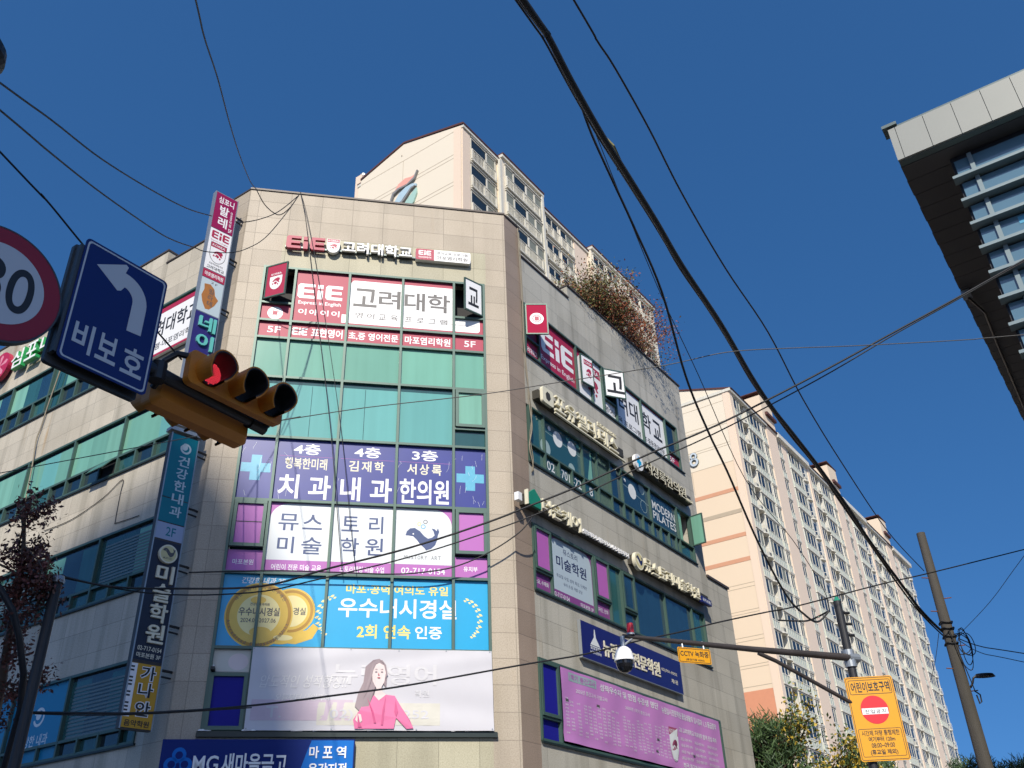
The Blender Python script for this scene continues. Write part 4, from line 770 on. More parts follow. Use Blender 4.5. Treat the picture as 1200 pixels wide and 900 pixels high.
for c, z in zip('미술학원', (8.10, 7.70, 7.28, 6.86)): text(mb, c, -.46, -.08, z, z + .38, d, .055, 0, .035)
text(mb, '02-717-0154', -.56, -.06, 6.70, 6.79, d, None, 0, .01); text(mb, '마포본원 3F', -.56, -.06, 6.56, 6.66, d, None, 0, .015); part('lettering', mb, 'letter_cream', t, VF)
mb = MB(); mb.box(-.618, -.49, 5.44, 6.44, .0061, .009, 0); part('keyboard', mb, 'film_white', t, VF); mb = MB()
for k in range(14):
    if k % 7 in (2, 6): continue
    z = 6.40 - k * .068; mb.box(-.616, -.545, z - .045, z - .012, .0091, .011)
part('black_key', mb, 'black', t, VF)
mb = MB(); mbw = MB()
for c, z in zip('가나안', (6.14, 5.82, 5.47)): text(mb, c, -.40, -.10, z, z + .27, .012, None, 0, .04); text(mbw, c, -.415, -.085, z - .015, z + .285, .0085, None, 0, .085)
text(mb, '음악학원', -.57, -.07, 5.27, 5.39, .0085, None, 0, .025); part('lettering', mb, 'black', t, VF); part('letter_outline', mbw, 'film_white', t, VF)
mb = MB(); mb.box(-.70, .06, 11.575, 11.66, -.2, .06); o_ = ob('ledge_plate', mb, 'galv', t, VF)
# ------------------------------------------------------------------ apartment blocks behind
mat('apt_cream', S(244, 232, 210, .74), .8, 0, .03, .12); mat('apt_peach', S(243, 221, 198, .76), .8, 0, .03, .12); mat('apt_peach_wall', S(243, 222, 194, .74), .8, 0, .03, .1); mat('apt_orange', S(224, 166, 132, .72), .75, 0, .06); mat('apt_salmon', S(232, 160, 124, .7), .75, 0, .06); mat('apt_grey', S(200, 184, 160, .7), .75)
mat('apt_white', S(236, 232, 218, .74), .6, 0, .05, 1.0, streak=.12); mat('apt_rail', S(206, 214, 198, .72), .5, 0, .08, 3); mat('apt_glass', S(44, 58, 68, .6), .12, 0, .5, .35, spec=.3); mat('apt_curtain', S(150, 154, 140, .6), .5, 0, .2, .6); mat('apt_roof', S(96, 52, 48, .6), .7); mat('ac_metal', S(206, 206, 198, .7), .5)
def proto(mb, m, name):
    me = bpy.data.meshes.new(name); me.from_pydata(mb.v, [], mb.f); me.polygons.foreach_set('material_index', mb.m)
    for q in m: me.materials.append(MATS[q])
    me.update(); return me
def window_mesh(w_, h, panes, name, rail=0.0):
    """frame, panes and a ribbed guard below; origin at the lower left of the glass"""
    mb = MB(); t = .07
    mb.box(-t, w_ + t, h, h + t, 0, .085, 0); mb.box(-t, w_ + t, -t, 0, 0, .085, 0); mb.box(-t, 0, 0, h, 0, .083, 0); mb.box(w_, w_ + t, 0, h, 0, .083, 0)
    x = 0; tot = sum(p for p, m in panes)
    for i, (p, m) in enumerate(panes):
        a = x; x += p / tot * w_; mb.box(a + .03, x - .03, .03, h - .03, 0, .04, 1 if m == 'g' else 2)
        if i: mb.box(a - .045, a + .045, 0, h, 0, .075, 0)
    mb.box(-.12, w_ + .12, h + .16, h + .24, 0, .16, 0)
    if rail:
        n = max(2, int(w_ / .55)); mb.box(-t, w_ + t, -rail, -t - .02, 0, .10, 3)
        for k in range(n + 1): mb.box(-.03 + w_ * k / n, .03 + w_ * k / n, -rail, -t - .02, 0, .125, 0)
        mb.box(-t, w_ + t, -.13, -.072, 0, .14, 0); mb.box(-t - .1, w_ + t + .1, -rail - .16, -rail, 0, .18, 0)
    return proto(mb, ['apt_white', 'apt_glass', 'apt_curtain', 'apt_rail'], name)
def balcony_mesh(w_, name):
    mb = MB()
    mb.prism([(0, -.14), (w_, -.14), (w_, 0), (0, 0)], -1.1, .12, 0)
    P = [(0, .1), (.2 * w_, .32), (.5 * w_, .42), (.8 * w_, .32), (w_, .1)]
    for (a, da), (b, db) in zip(P, P[1:]):
        mb.add([(a, -da, -.14), (b, -db, -.14), (b, -db, 0), (a, -da, 0), (a, -.1, -.14), (b, -.1, -.14), (b, -.1, 0), (a, -.1, 0)], [(0, 1, 2, 3), (4, 5, 1, 0), (3, 2, 6, 7)], 0)
        mb.add([(a, -da, .85), (b, -db, .85), (b, -db, .92), (a, -da, .92)], [(0, 1, 2, 3)], 0)
        mb.box(a - .012, a + .012, 0, .9, da - .012, da + .012, 0)
    mb.box(.3 * w_, .78 * w_, .03, .55, -.1, .2, 1); mb.box(.38 * w_, .66 * w_, .10, .48, .2, .21, 2)
    return proto(mb, ['apt_white', 'ac_metal', 'dark'], name)
class Merge:
    def __init__(s): s.mb = MB()
    def put(s, me, u, z, d=0):
        s.mb.add([(v.co.x + u, v.co.y - d, v.co.z + z) for v in me.vertices], [tuple(p.vertices) for p in me.polygons]); s.mb.m[-len(me.polygons):] = [p.material_index for p in me.polygons]
def put(name, me, parent, fr, u, z, d=0):
    o = bpy.data.objects.new(name, me); COL.objects.link(o); o.parent = parent
    o.matrix_basis = Matrix.Translation(-parent.location) @ fr @ Matrix.Translation((u, -d, z)); return o

PB_ = (25.254, 92.667); BF = frame(PB_, RA); BE = frame(PB_, RA - 90)
B = thing('apartment_block', 'long peach and cream apartment slab with a number 8 on its end wall', 'apartment building', at(BF, 39, 0, -6))
ZB, PIT = 55.6, 2.765
mb = MB()
for k in range(3):
    u = 26 * k
    for a, b in ((0, 2.95), (4.55, 26)) if k < 2 else ((0, 2.95), (4.55, 26)): mb.box(u + a, u + b, 0, ZB, -11.8, 0)
    mb.box(u + 2.95, u + 4.55, 0, ZB, -11.8, -1.3)
ob('wall', mb, 'apt_white', B, BF)
mb = MB()
for k in range(3):
    u = 26 * k
    mb.box(u - (0 if k else .0), u + .75, 0, ZB + .25, .002, .12); mb.box(u + 11.15, u + 14.55, 0, ZB, .002, .18); mb.box(u + 16.4, u + 18.1, 0, ZB, .001, .06)
ob('pilaster', mb, 'apt_peach', B, BF)
mb = MB()
for k in range(3):
    u = 26 * k
    mb.box(u - .2, u + 11.2, ZB, ZB + .35, -12, .35); mb.box(u + 14.6, u + 26, ZB - .1, ZB + .55, -12, .5)
ob('eaves', mb, 'apt_white', B, BF)
mb = MB()
for u in (10.7, 36.6, 62.5):
    mb.prism([(u, ZB), (u + 4.0, ZB), (u + 4.0, 60.5), (u, 60.0)], -6.5, .25)
ob('stair_tower', mb, 'apt_peach_wall', B, BF); mb = MB()
for u in (10.7, 36.6, 62.5): mb.box(u - .2, u + 4.2, 60.45, 60.56, -6.7, .35); mb.box(u + .9, u + 4.1, 57.5, 57.9, .252, .6)
ob('tower_roof', mb, 'apt_roof', B, BF)
# gable roof
mb = MB(); mb.add([(.02, -(.5), ZB + .36), (78.3, -.5, ZB + .36), (78.3, 5.9, 57.7), (.02, 5.9, 57.7), (.02, 12.2, ZB + .36), (78.3, 12.2, ZB + .36)], [(0, 1, 2, 3), (3, 2, 5, 4), (0, 3, 4), (1, 5, 2), (0, 4, 5, 1)]); ob('roof', mb, 'apt_roof', B, BF)
# end wall finish
mb = MB(); mb.prism([(-11.75, 46.85), (-.02, 46.85), (-.02, ZB + .36), (-5.9, 57.75), (-11.75, ZB + .36)], -.2, .05); ob('end_wall', mb, 'apt_cream', B, BE)
mb = MB(); mb.prism([(.4, ZB + .2), (.4, ZB + .42), (-5.9, 57.98), (-12.1, ZB + .42), (-12.1, ZB + .2), (-5.9, 57.76)], -.3, .14); ob('roof_edge', mb, 'apt_roof', B, BE)
mb = MB(); mb.box(-11.75, -.02, 21.9, 46.85, .002, .048); ob('end_wall', mb, 'apt_peach_wall', B, BE)
mb = MB(); mb.box(-11.75, -.02, 0, 21.9, .002, .052); ob('end_wall', mb, 'apt_salmon', B, BE)
mb = MB(); mb.box(-.75, .0, 0, ZB + .1, .053, .10); mb.box(-11.8, -11.1, 0, ZB + .1, .053, .10); ob('pilaster', mb, 'apt_peach', B, BE)
mb = MB()
for z, m in ((43.2, 0), (40.6, 1), (37.85, 0), (35.1, 0)): mb.box(-11.0, -.76, z, z + .45, .049, .075, m)
ob('stripe', mb, ['apt_orange', 'apt_grey'], B, BE)
mb = MB()
for z in (54.6, 52.0, 51.6, 49.2, 48.9, 46.8, 32.7, 32.3, 29.9, 29.6, 27.2, 26.8, 24.4, 24.1, 22.3): mb.box(-11.0, -.76, z, z + .06, .05, .058)
mb.box(-5.92, -5.86, 44, 46.8, .05, .056); ob('joint', mb, 'apt_grey', B, BE)
mb = MB(); c = -5.38; mb.ring(c, 48.72, .20, .46, .05, .22, 0, 28); mb.ring(c, 47.98, .26, .56, .05, .22, 0, 28); ob('numeral', mb, 'alu_grey', B, BE)
mb = MB(); mb.ring(c, 48.72, .23, .43, .221, .24, 0, 28); mb.ring(c, 47.98, .29, .53, .221, .24, 0, 28); ob('numeral', mb, mat('pale_blue', S(200, 212, 222, .8), .5), B, BE)
# windows, guards, balconies
WA = window_mesh(1.75, 1.5, [(1, 'g'), (1, 'g')], 'window', .95); WA2 = window_mesh(1.75, 1.5, [(1, 'g'), (1, 'c')], 'window', .95)
WT = window_mesh(4.1, 1.5, [(1, 'c'), (1.3, 'g'), (1.3, 'g'), (1, 'c')], 'window', .95); WT2 = window_mesh(4.1, 1.5, [(1, 'g'), (1.3, 'g'), (1.3, 'c'), (1, 'g')], 'window', .95); WT3 = window_mesh(4.1, 1.5, [(1, 'c'), (1.3, 'g'), (1.3, 'g'), (1, 'g')], 'window', .95)
WS = window_mesh(1.15, 1.4, [(1, 'g'), (1, 'c')], 'window', .9); WN = window_mesh(1.25, 1.45, [(1, 'g'), (1, 'c')], 'window', .9); WN2 = window_mesh(1.25, 1.45, [(1, 'g'), (1, 'g')], 'window', .9)
BA = balcony_mesh(1.6, 'balcony'); BA2 = balcony_mesh(1.5, 'balcony')
far = Merge(); farb = Merge(); r4 = random.Random(11); n_w = 0
for f_ in range(19):
    z = ZB - PIT * (f_ + 1) + 1.0
    for k in range(3):
        u = 26 * k
        for x, ch in ((1.05, (WA, WA2, WA)), (4.95, (WT, WT2, WT3)), (9.75, (WS,)), (14.95, (WN, WN2)), (18.75, (WT3, WT, WT2))):
            me = r4.choice(ch)
            if k == 0: put('window', me, B, BF, u + x, z)
            else: far.put(me, u + x, z)
        if k == 0: put('balcony', BA, B, BF, u + 2.95, z - .98)
        if k == 1: put('balcony', BA, B, BF, u + 2.95, z - .98)
        if k == 2: farb.put(BA, u + 2.95, z - .98)
        farb.put(BA2, u + 23.5, z - .98)
far_o = ob('window', far.mb, ['apt_white', 'apt_glass', 'apt_curtain', 'apt_rail'], B, BF); far_o['kind'] = 'stuff'
fb = ob('balcony', farb.mb, ['apt_white', 'ac_metal', 'dark'], B, BF); fb['kind'] = 'stuff'
mb = MB()
for k in range(3):
    for u, w_ in ((2.96, 1.58), ): mb.box(26 * k + u, 26 * k + u + w_, 0, ZB, -1.29, -1.26)  # dark glass down the whole recess back: recess shade put into its colour
    for f_ in range(19):
        z = ZB - PIT * (f_ + 1); mb.box(26 * k + 23.7, 26 * k + 24.6, z + .1, z + 2.2, .001, .02)
ob('recess_shade_door', mb, 'apt_glass', B, BF)

# block A: only its upper storeys show over the corner building
PA_ = (-3.264, 51.839); AF = frame(PA_, RA); AE = frame(PA_, RA - 90)
A = thing('apartment_block', 'cream apartment block with a swirling flame logo on its gable end', 'apartment building', at(AF, 16, 0, -6))
secs = [(0, 4.75, 0.0, 57.05), (4.75, 10.9, .42, 57.35), (10.9, 19.4, -.15, 56.75), (19.4, 32, .30, 57.2)]
mb = MB()
for a, b, d, zt in secs:
    if a == 10.9: mb.box(12.0, b, 0, zt, -11.2, d); mb.box(a, 12.0, 0, zt, -11.2, -1.4)
    else: mb.box(a, b, 0, zt, -11.2, d)
ob('wall', mb, 'apt_cream', A, AF)
mb = MB(); mb.box(16.9, 19.2, 30, 56.7, -.149, -.05); mb.box(0, .95, 30, 57, .001, .10); ob('pilaster', mb, 'apt_peach', A, AF)
mb = MB()
for a, b, d, zt in secs: mb.box(a - .05, b + .05, zt, zt + .28, -11.3, d + .22)
ob('eaves', mb, 'apt_white', A, AF); mb = MB()
for a, b, d, zt in secs: mb.box(a - .05, b + .05, zt + .281, zt + .42, -11.35, d + .28)
ob('roof_edge', mb, 'apt_roof', A, AF)
mb = MB(); mb.add([(.02, .6, 57.30), (32, .6, 57.30), (32, 6.07, 59.02), (.02, 6.07, 59.02), (.02, 10.9, 57.62), (32, 10.9, 57.62)], [(0, 1, 2, 3), (3, 2, 5, 4), (0, 3, 4), (0, 4, 5, 1)]); ob('roof', mb, 'apt_roof', A, AF)
mb = MB(); mb.prism([(-10.9, 30), (-.02, 30), (-.02, 57.3), (-6.07, 59.0), (-10.9, 57.6)], -.3, .06); ob('end_wall', mb, 'apt_cream', A, AE)
mb = MB(); mb.box(-.72, 0, 30, 57.2, .061, .12); ob('pilaster', mb, 'apt_peach', A, AE)
mb = MB()
for z in (57.02, 54.50, 54.12, 51.62, 51.24, 48.8): mb.box(-10.85, -.73, z, z + .05, .061, .068)
mb.box(-6.1, -6.06, 54.5, 57.0, .061, .067); mb.box(-6.3, -6.22, 57.7, 57.78, .061, .12); ob('joint', mb, 'apt_grey', A, AE)
mb = MB(); mb.prism([(.25, 57.32), (.25, 57.5), (-6.07, 59.2), (-10.92, 57.8), (-10.92, 57.62), (-6.07, 59.02)], -.3, .14); ob('roof_edge', mb, 'apt_roof', A, AE)
mb = MB(); mb.box(-11.65, -10.92, 30, 58.5, -2.0, -.02); ob('flue', mb, 'apt_peach', A, AE)
mb = MB(); V = [(-11.3, 58.5, -.6), (-11.3, 58.8, -.6)]; mb.ftube(V, .14, 12); mb.ftube([(-11.3, 58.75, -.6), (-11.3, 58.95, -.6)], .34, 14); ob('vent_cap', mb, 'galv', A, AE)
def swoosh(P, Q): return P + Q[::-1]
mb = MB(); e = .065
mb.prism(swoosh([(-6.85, 53.9), (-6.4, 54.5), (-5.7, 54.75), (-5.0, 54.55), (-4.6, 54.6)], [(-6.75, 53.75), (-6.2, 54.05), (-5.6, 54.05), (-5.1, 53.95), (-4.75, 54.2)]), e, e + .15, 0)
mb.prism(swoosh([(-6.85, 52.6), (-6.3, 53.4), (-5.6, 53.75), (-4.9, 53.75), (-4.45, 53.5)], [(-6.75, 52.3), (-6.0, 52.5), (-5.5, 53.0), (-5.0, 53.45), (-4.5, 53.3)]), e, e + .15, 1)
mb.prism(swoosh([(-6.0, 51.7), (-5.4, 52.3), (-4.9, 52.75), (-4.45, 53.1)], [(-5.9, 51.3), (-5.1, 51.2), (-4.7, 51.7), (-4.4, 52.5)]), e, e + .15, 2)
mb.prism(swoosh([(-7.2, 53.2), (-7.0, 53.8), (-6.4, 54.05), (-5.5, 53.95), (-4.75, 54.3), (-4.42, 54.95)], [(-7.1, 52.9), (-6.85, 53.6), (-6.3, 53.85), (-5.5, 53.8), (-4.65, 54.1), (-4.35, 54.9)]), e, e + .2, 3)
mb.prism(swoosh([(-6.9, 52.5), (-6.4, 52.2), (-5.7, 52.6), (-5.1, 53.3), (-4.6, 53.4)], [(-6.85, 52.3), (-6.3, 52.0), (-5.6, 52.4), (-5.0, 53.15), (-4.55, 53.3)]), e, e + .2, 3)
ob('logo', mb, [mat('logo_coral', S(244, 176, 158, .78), .5), mat('logo_blue', S(186, 212, 224, .78), .5), mat('logo_green', S(176, 212, 200, .78), .5), mat('logo_line', S(150, 150, 148, .7), .5)], A, AE)
A1 = window_mesh(1.95, 2.25, [(1, 'g')], 'window'); A2 = window_mesh(1.1, 2.25, [(1, 'c')], 'window'); A3 = window_mesh(1.05, 2.2, [(1, 'c')], 'window'); A4 = window_mesh(1.75, 2.2, [(1, 'g'), (.02, 'g')], 'window'); A5 = window_mesh(1.9, 2.1, [(1, 'g'), (1, 'g')], 'window'); A6 = window_mesh(1.9, 2.1, [(1, 'g'), (1, 'c')], 'window')
def guard_mesh(w_, name):
    mb = MB(); mb.box(0, w_, 1.0, 1.06, .12, .2); mb.box(0, w_, 0, .05, .12, .2); n = int(w_ / .17)
    for k in range(n + 1): mb.box(w_ * k / n - .014, w_ * k / n + .014, .05, 1.0, .14, .18)
    for k in range(3): mb.box(w_ * k / 2 - .04, w_ * k / 2 + .04, 0, 1.06, .10, .22)
    mb.box(-.05, w_ + .05, -.22, -.12, 0, .26); return proto(mb, ['apt_white'], name)
G1, G2, G3 = guard_mesh(3.2, 'guard_rail'), guard_mesh(4.9, 'guard_rail'), guard_mesh(2.1, 'guard_rail'); BAA = balcony_mesh(1.1, 'balcony')
for f_ in range(7):
    z = 57.0 - 2.85 * (f_ + 1) + .35
    for me, u, d in ((A1, 1.15, 0), (A2, 3.25, 0), (A3, 5.3, .42), (A4, 6.5, .42), (A3, 8.4, .42), (A3, 9.65, .42), (A5, 12.2, -.15), (A6, 14.6, -.15), (A5, 19.7, .3), (A6, 22.3, .3), (A5, 26.6, .3), (A6, 29.0, .3)): put('window', me, A, AF, u, z, d)
    for me, u, d in ((G1, 1.1, .02), (G2, 5.25, .44), (G3, 12.1, -.13), (G3, 14.5, -.13), (G3, 19.6, .32), (G3, 22.2, .32), (G3, 26.5, .32), (G3, 28.9, .32)): put('guard_rail', me, A, AF, u, z - .02, d)
    put('balcony', BAA, A, AF, 10.9, z - .1, -.1); put('balcony', BAA, A, AF, 24.9, z - .1, .3)
mb = MB(); mb.box(4.5, 4.78, 30, 57, .3, .5); mb.box(10.62, 10.9, 30, 57.3, .421, .62); mb.box(24.6, 24.86, 30, 57.1, .301, .5); ob('pier', mb, 'apt_white', A, AF)

# ------------------------------------------------------------------ dark modern building at the right edge
mat('fascia', S(186, 188, 180, .56), .45, .15, .05, 1.5); mat('soffit', (.066, .063, .066), .55, 0, .15, 2); mat('seam', (.008, .008, .009), .7); mat('louvre_metal', S(150, 168, 172, .6), .4, .3); mat('curtain_glass', S(104, 140, 160, .68), .05, 0, .3, .5, spec=.9); mat('dark_clad', (.018, .019, .024), .4, 0, .1)
PR = (8.683, 14.873); GF = frame(PR, LA); HF = frame(PR, RA)
RB = thing('office_building', 'dark modern building with a pale metal roof fascia and stacked glass louvres', 'building', at(GF, 8, 0, -8))
mb = MB()
for k in range(24): a = .155 + (k - 1) * .597 if k else 0; b = .155 + k * .597; mb.box(a + .006, b - .006, 16.0, 16.93, -.06, 0)
ob('fascia', mb, 'fascia', RB, GF)
mb = MB(); mb.box(0.0, 14, 16.93, 16.99, -.2, -.02); mb.box(.01, 14, 15.985, 16.9, -.5, -.061); mb.box(-.10, .22, 16.98, 17.06, -.35, .05); ob('coping', mb, 'alu_grey', RB, GF)
mb = MB(); mb.box(0.3, 24, 16.02, 16.95, .02, 13.5); ob('roof_slab', mb, 'dark_clad', RB, HF)
mb = MB()
for k in range(43): mb.box(.25 + k * .56, .25 + k * .56 + .545, 15.97, 16.019, -.012 * (k % 2), 13.4)
ob('soffit', mb, 'soffit', RB, HF)
mb = MB(); mb.box(.95, 14, 0, 15.97, -20, -.62); ob('wall', mb, 'dark_clad', RB, GF)
mb = MB()
for k in range(22): mb.box(1.0, 14, 15.92 - .637 * (k + 1) + .10, 15.92 - .637 * k - .12, -.6, -.56)
ob('glass', mb, 'curtain_glass', RB, GF)
for k in range(22):
    z = 15.86 - .637 * (k + 1); mb = MB(); mb.box(.88, 14, z - .02, z + .05, -.6, -.34); ob('louvre', mb, 'louvre_metal', RB, GF)
mb = MB()
for u in (1.28, 3.2, 5.1, 7.0, 8.9, 10.8): mb.box(u, u + .09, 1, 15.85, -.559, -.5)
ob('mullion', mb, 'louvre_metal', RB, GF)
mb = MB(); rb_ = random.Random(2)
for k in range(3, 14):
    z = 15.92 - .637 * k; u = 1.62 + rb_.random() * .1; mb.box(u, u + .42, z - .34, z - .16, -.559, -.553)
    u += 1.9; mb.box(u, u + .4, z - .34, z - .16, -.559, -.553)
ob('blind', mb, mat('blind_blue', S(96, 178, 214, .7), .3), RB, GF)
mb = MB(); mb.box(.7, 24, 0, 15.965, .95, 8); ob('side_wall', mb, 'dark_clad', RB, HF)
mb = MB(); mb.ftube([(6.15, 15.9, .08), (6.2, 15.8, .12), (7.2, 15.82, .32), (9.0, 15.86, .27), (15.6, 15.9, .16), (24, 15.9, .1)], .035, 8); ob('drain_pipe', mb, 'brown_metal', RB, HF)
mb = MB(); mb.box(5.95, 6.25, 15.82, 15.96, -.02, .2); ob('pipe_clamp', mb, 'galv', RB, HF)

# unseen high-rise added far behind the camera, outline shaped to shade the lower left
TW = thing('shade_tower', 'unseen apartment tower added far behind the crossing, its stepped roof shaped to cast shade', 'building', (-28, -105, 0))
TF = frame((0, -95, 0), 0); mb = MB()
mb.prism([(-52, -.15), (-5.2, -.15), (-5.2, 88.2), (-8.5, 88.7), (-8.8, 92.3), (-9.1, 94.3), (-9.5, 95.8), (-10.1, 97.6), (-11.2, 99.7), (-13.0, 100.8), (-15.5, 101.4), (-52, 102.2)], 0, 16); ob('wall', mb, 'apt_cream', TW, TF)
mb = MB()
for i in range(15):
    for j in range(30): mb.box(-50 + 2.9 * i, -48.2 + 2.9 * i, 3 + 2.9 * j, 4.6 + 2.9 * j, -.06, -.001)
ob('window', mb, 'apt_glass', TW, TF)['kind'] = 'stuff'
# ------------------------------------------------------------------ signal mast with its signs
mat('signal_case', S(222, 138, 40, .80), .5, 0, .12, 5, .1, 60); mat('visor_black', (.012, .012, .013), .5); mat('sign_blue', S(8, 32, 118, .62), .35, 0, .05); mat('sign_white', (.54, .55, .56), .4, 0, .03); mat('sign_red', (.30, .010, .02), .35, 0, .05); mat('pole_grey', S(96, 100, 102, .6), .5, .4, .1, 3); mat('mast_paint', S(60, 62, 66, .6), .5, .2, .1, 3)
MF = frame((-2.36, 6.9, 0), RA)
t = thing('mast_pole', 'dark horizontal signal mast arm carrying the signs and lights at the left', 'pole', at(MF, -7.2, 0, 0))
mb = MB(); mb.ftube([(-7.2, 0, 0), (-7.2, 5.9, 0)], .13, 16, 0, .10); part('post', mb, 'mast_paint', t, MF)
mb = MB(); mb.ftube([(-7.2, 5.55, 0), (-.9, 5.58, 0), (.24, 5.535, 0)], .075, 14, 0, .04); part('arm', mb, 'mast_paint', t, MF)
mb = MB(); mb.ftube([(-.83, 5.58, .0), (-.84, 5.68, .04), (-.78, 5.76, .10), (-.70, 5.76, .14)], .028, 8); mb.ftube([(-.86, 5.5, 0), (-.86, 5.66, 0)], .07, 10); mb.ftube([(-.82, 5.55, -.02), (-.80, 5.52, -.12)], .03); mb.ftube([(.18, 5.54, .0), (.24, 5.54, .07), (.23, 5.56, .12)], .026); mb.ftube([(.18, 5.54, 0), (.12, 5.55, -.1)], .026); mb.ftube([(.10, 5.535, 0), (.26, 5.53, 0)], .055, 10); part('bracket', mb, 'visor_black', t, MF)
def visor(mb, u, z, r, d0, d1, m, seg=26, a0=-62, a1=242):
    vs = []; n = seg + 1
    for i in range(n):
        a = R(a0 + (a1 - a0) * i / seg); lip = 1.0 - .35 * max(0, -math.sin(a))
        for dd in (d0, d0 + (d1 - d0) * lip):
            for rr in (r, r - .012): vs.append((u + rr * math.cos(a), -dd, z + rr * math.sin(a)))
    fs = []
    for i in range(seg):
        p, q = 4 * i, 4 * (i + 1); fs += [(p, p + 2, q + 2, q), (p + 1, q + 1, q + 3, p + 3), (p + 2, p + 3, q + 3, q + 2)]
    mb.add(vs, fs, m)
def signal(label, M, us, z, lit, d0, d1):
    """horizontal three-lens signal facing +d of frame M"""
    t = thing('traffic_signal', label, 'traffic light', at(M, us[1], z, d0), 'traffic lights back to back on the mast arm')
    a, b = us[0] - .185, us[-1] + .155
    mb = MB(); mb.prism(rrect(a, b, z - .155, z + .155, .05, (1, 1, 1, 1), 4), d0 + .07, d1)
    P = rrect(a, b, z - .155, z + .155, .05, (1, 1, 1, 1), 4); Q = rrect(a + .05, b - .05, z - .10, z + .10, .03, (1, 1, 1, 1), 4); n = len(P)
    mb.add([(u, -(d0 + .07), zz) for u, zz in P] + [(u, -d0, zz) for u, zz in Q], [(i, n + i, n + (i + 1) % n, (i + 1) % n) for i in range(n)] + [tuple(range(2 * n - 1, n - 1, -1))]); part('housing', mb, 'signal_case', t, M)
    for i, u in enumerate(us):
        mb = MB(); mb.disc(u, z, .118, d1 + .001, d1 + .02, 0, 28); ln = part('lens', mb, ('lens_red', 'lens_off', 'lens_off')[i] if lit else 'lens_off', t, M)
        if lit and i == 0:
            mb = MB()
            for q in range(-6, 7):
                for w_ in range(-6, 7):
                    x, y = q * .0185 + (w_ % 2) * .009, w_ * .0178
                    if x * x + y * y < .108 ** 2: mb.disc(u + x, z + y, 00.0045, d1 + .021, d1 + .023, 0, 6)
            part('led_dots', mb, 'led_red', ln, M)
        mb = MB(); visor(mb, u, z, .130, d1, d1 + .22, 0); part('visor', mb, ['signal_case'], t, M)
        mb = MB(); visor(mb, u, z, .119, d1 + .001, d1 + .218, 0); part('visor_lining', mb, ['visor_black'], t, M)
    return t
mat('lens_red', (.035, .003, .004), .3); mat('led_red', (.4, .02, .03), .3, emit=(1.0, .05, .08, 1.6)); mat('lens_off', (.015, .015, .015), .25)
signal('three lens traffic light with its red lamp lit, facing the camera', MF, (-.53, -.20, .12), 5.655, True, .06, .20)
BKF = MF @ Matrix.Rotation(math.pi, 4, 'Z')
signal('traffic light with its plain orange back turned to the camera', BKF, (-.02, .31, .64), 5.545, False, .09, .27)
t = thing('road_sign', 'blue unprotected left turn sign with a bent white arrow', 'road sign', at(MF, -1.36, 5.26, .1))
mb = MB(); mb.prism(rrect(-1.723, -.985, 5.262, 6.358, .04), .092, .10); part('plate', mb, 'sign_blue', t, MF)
mb = MB()
P = rrect(-1.706, -1.002, 5.28, 6.34, .035); Q = rrect(-1.692, -1.016, 5.294, 6.326, .03); n = len(P)
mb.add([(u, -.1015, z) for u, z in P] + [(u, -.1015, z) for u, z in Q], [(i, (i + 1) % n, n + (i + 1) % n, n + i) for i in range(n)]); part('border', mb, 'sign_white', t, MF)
mb = MB(); arc = [(-1.36 + .235 * math.cos(R(a)), 5.99 + .235 * math.sin(R(a))) for a in range(0, 91, 10)]; inn = [(-1.36 + .11 * math.cos(R(a)), 5.99 + .11 * math.sin(R(a))) for a in range(90, -1, -10)]
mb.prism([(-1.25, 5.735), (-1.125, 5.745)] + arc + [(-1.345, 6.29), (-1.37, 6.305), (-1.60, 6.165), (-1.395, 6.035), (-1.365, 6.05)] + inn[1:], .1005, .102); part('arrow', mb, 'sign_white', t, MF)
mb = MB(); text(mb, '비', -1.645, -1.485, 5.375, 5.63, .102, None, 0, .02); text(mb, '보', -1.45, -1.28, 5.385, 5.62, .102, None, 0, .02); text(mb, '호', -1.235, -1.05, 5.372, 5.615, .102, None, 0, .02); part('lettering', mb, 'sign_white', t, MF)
mb = MB(); mb.prism(rrect(-1.765, -1.01, 5.232, 6.31, .03), -.02, .02); mb.box(-1.75, -1.72, 5.30, 6.28, .02, .09); part('back_box', mb, 'pole_grey', t, MF); mb = MB(); mb.box(-1.70, -1.0, 5.50, 5.55, .0, .091); mb.box(-1.70, -1.0, 6.05, 6.1, .0, .091); part('bracket', mb, 'pole_grey', t, MF)
t = thing('road_sign', 'round red rimmed 30 speed limit sign cut by the left edge', 'road sign', at(MF, -2.225, 5.17, .1))
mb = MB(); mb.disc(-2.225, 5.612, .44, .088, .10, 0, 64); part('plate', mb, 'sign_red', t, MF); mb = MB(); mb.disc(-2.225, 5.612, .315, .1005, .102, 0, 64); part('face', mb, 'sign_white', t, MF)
mb = MB(); text(mb, '3', -2.40, -2.205, 5.43, 5.80, .103, None, 0, .02, 0, 14); text(mb, '0', -2.175, -1.985, 5.43, 5.80, .103, None, 0, .02, 0, 14); part('lettering', mb, 'black', t, MF)
mb = MB(); mb.ring(-2.225, 5.612, .435, .45, .03, .10, 0, 64); mb.box(-2.4, -2.05, 5.52, 5.6, .0, .087); part('rim', mb, 'pole_grey', t, MF)

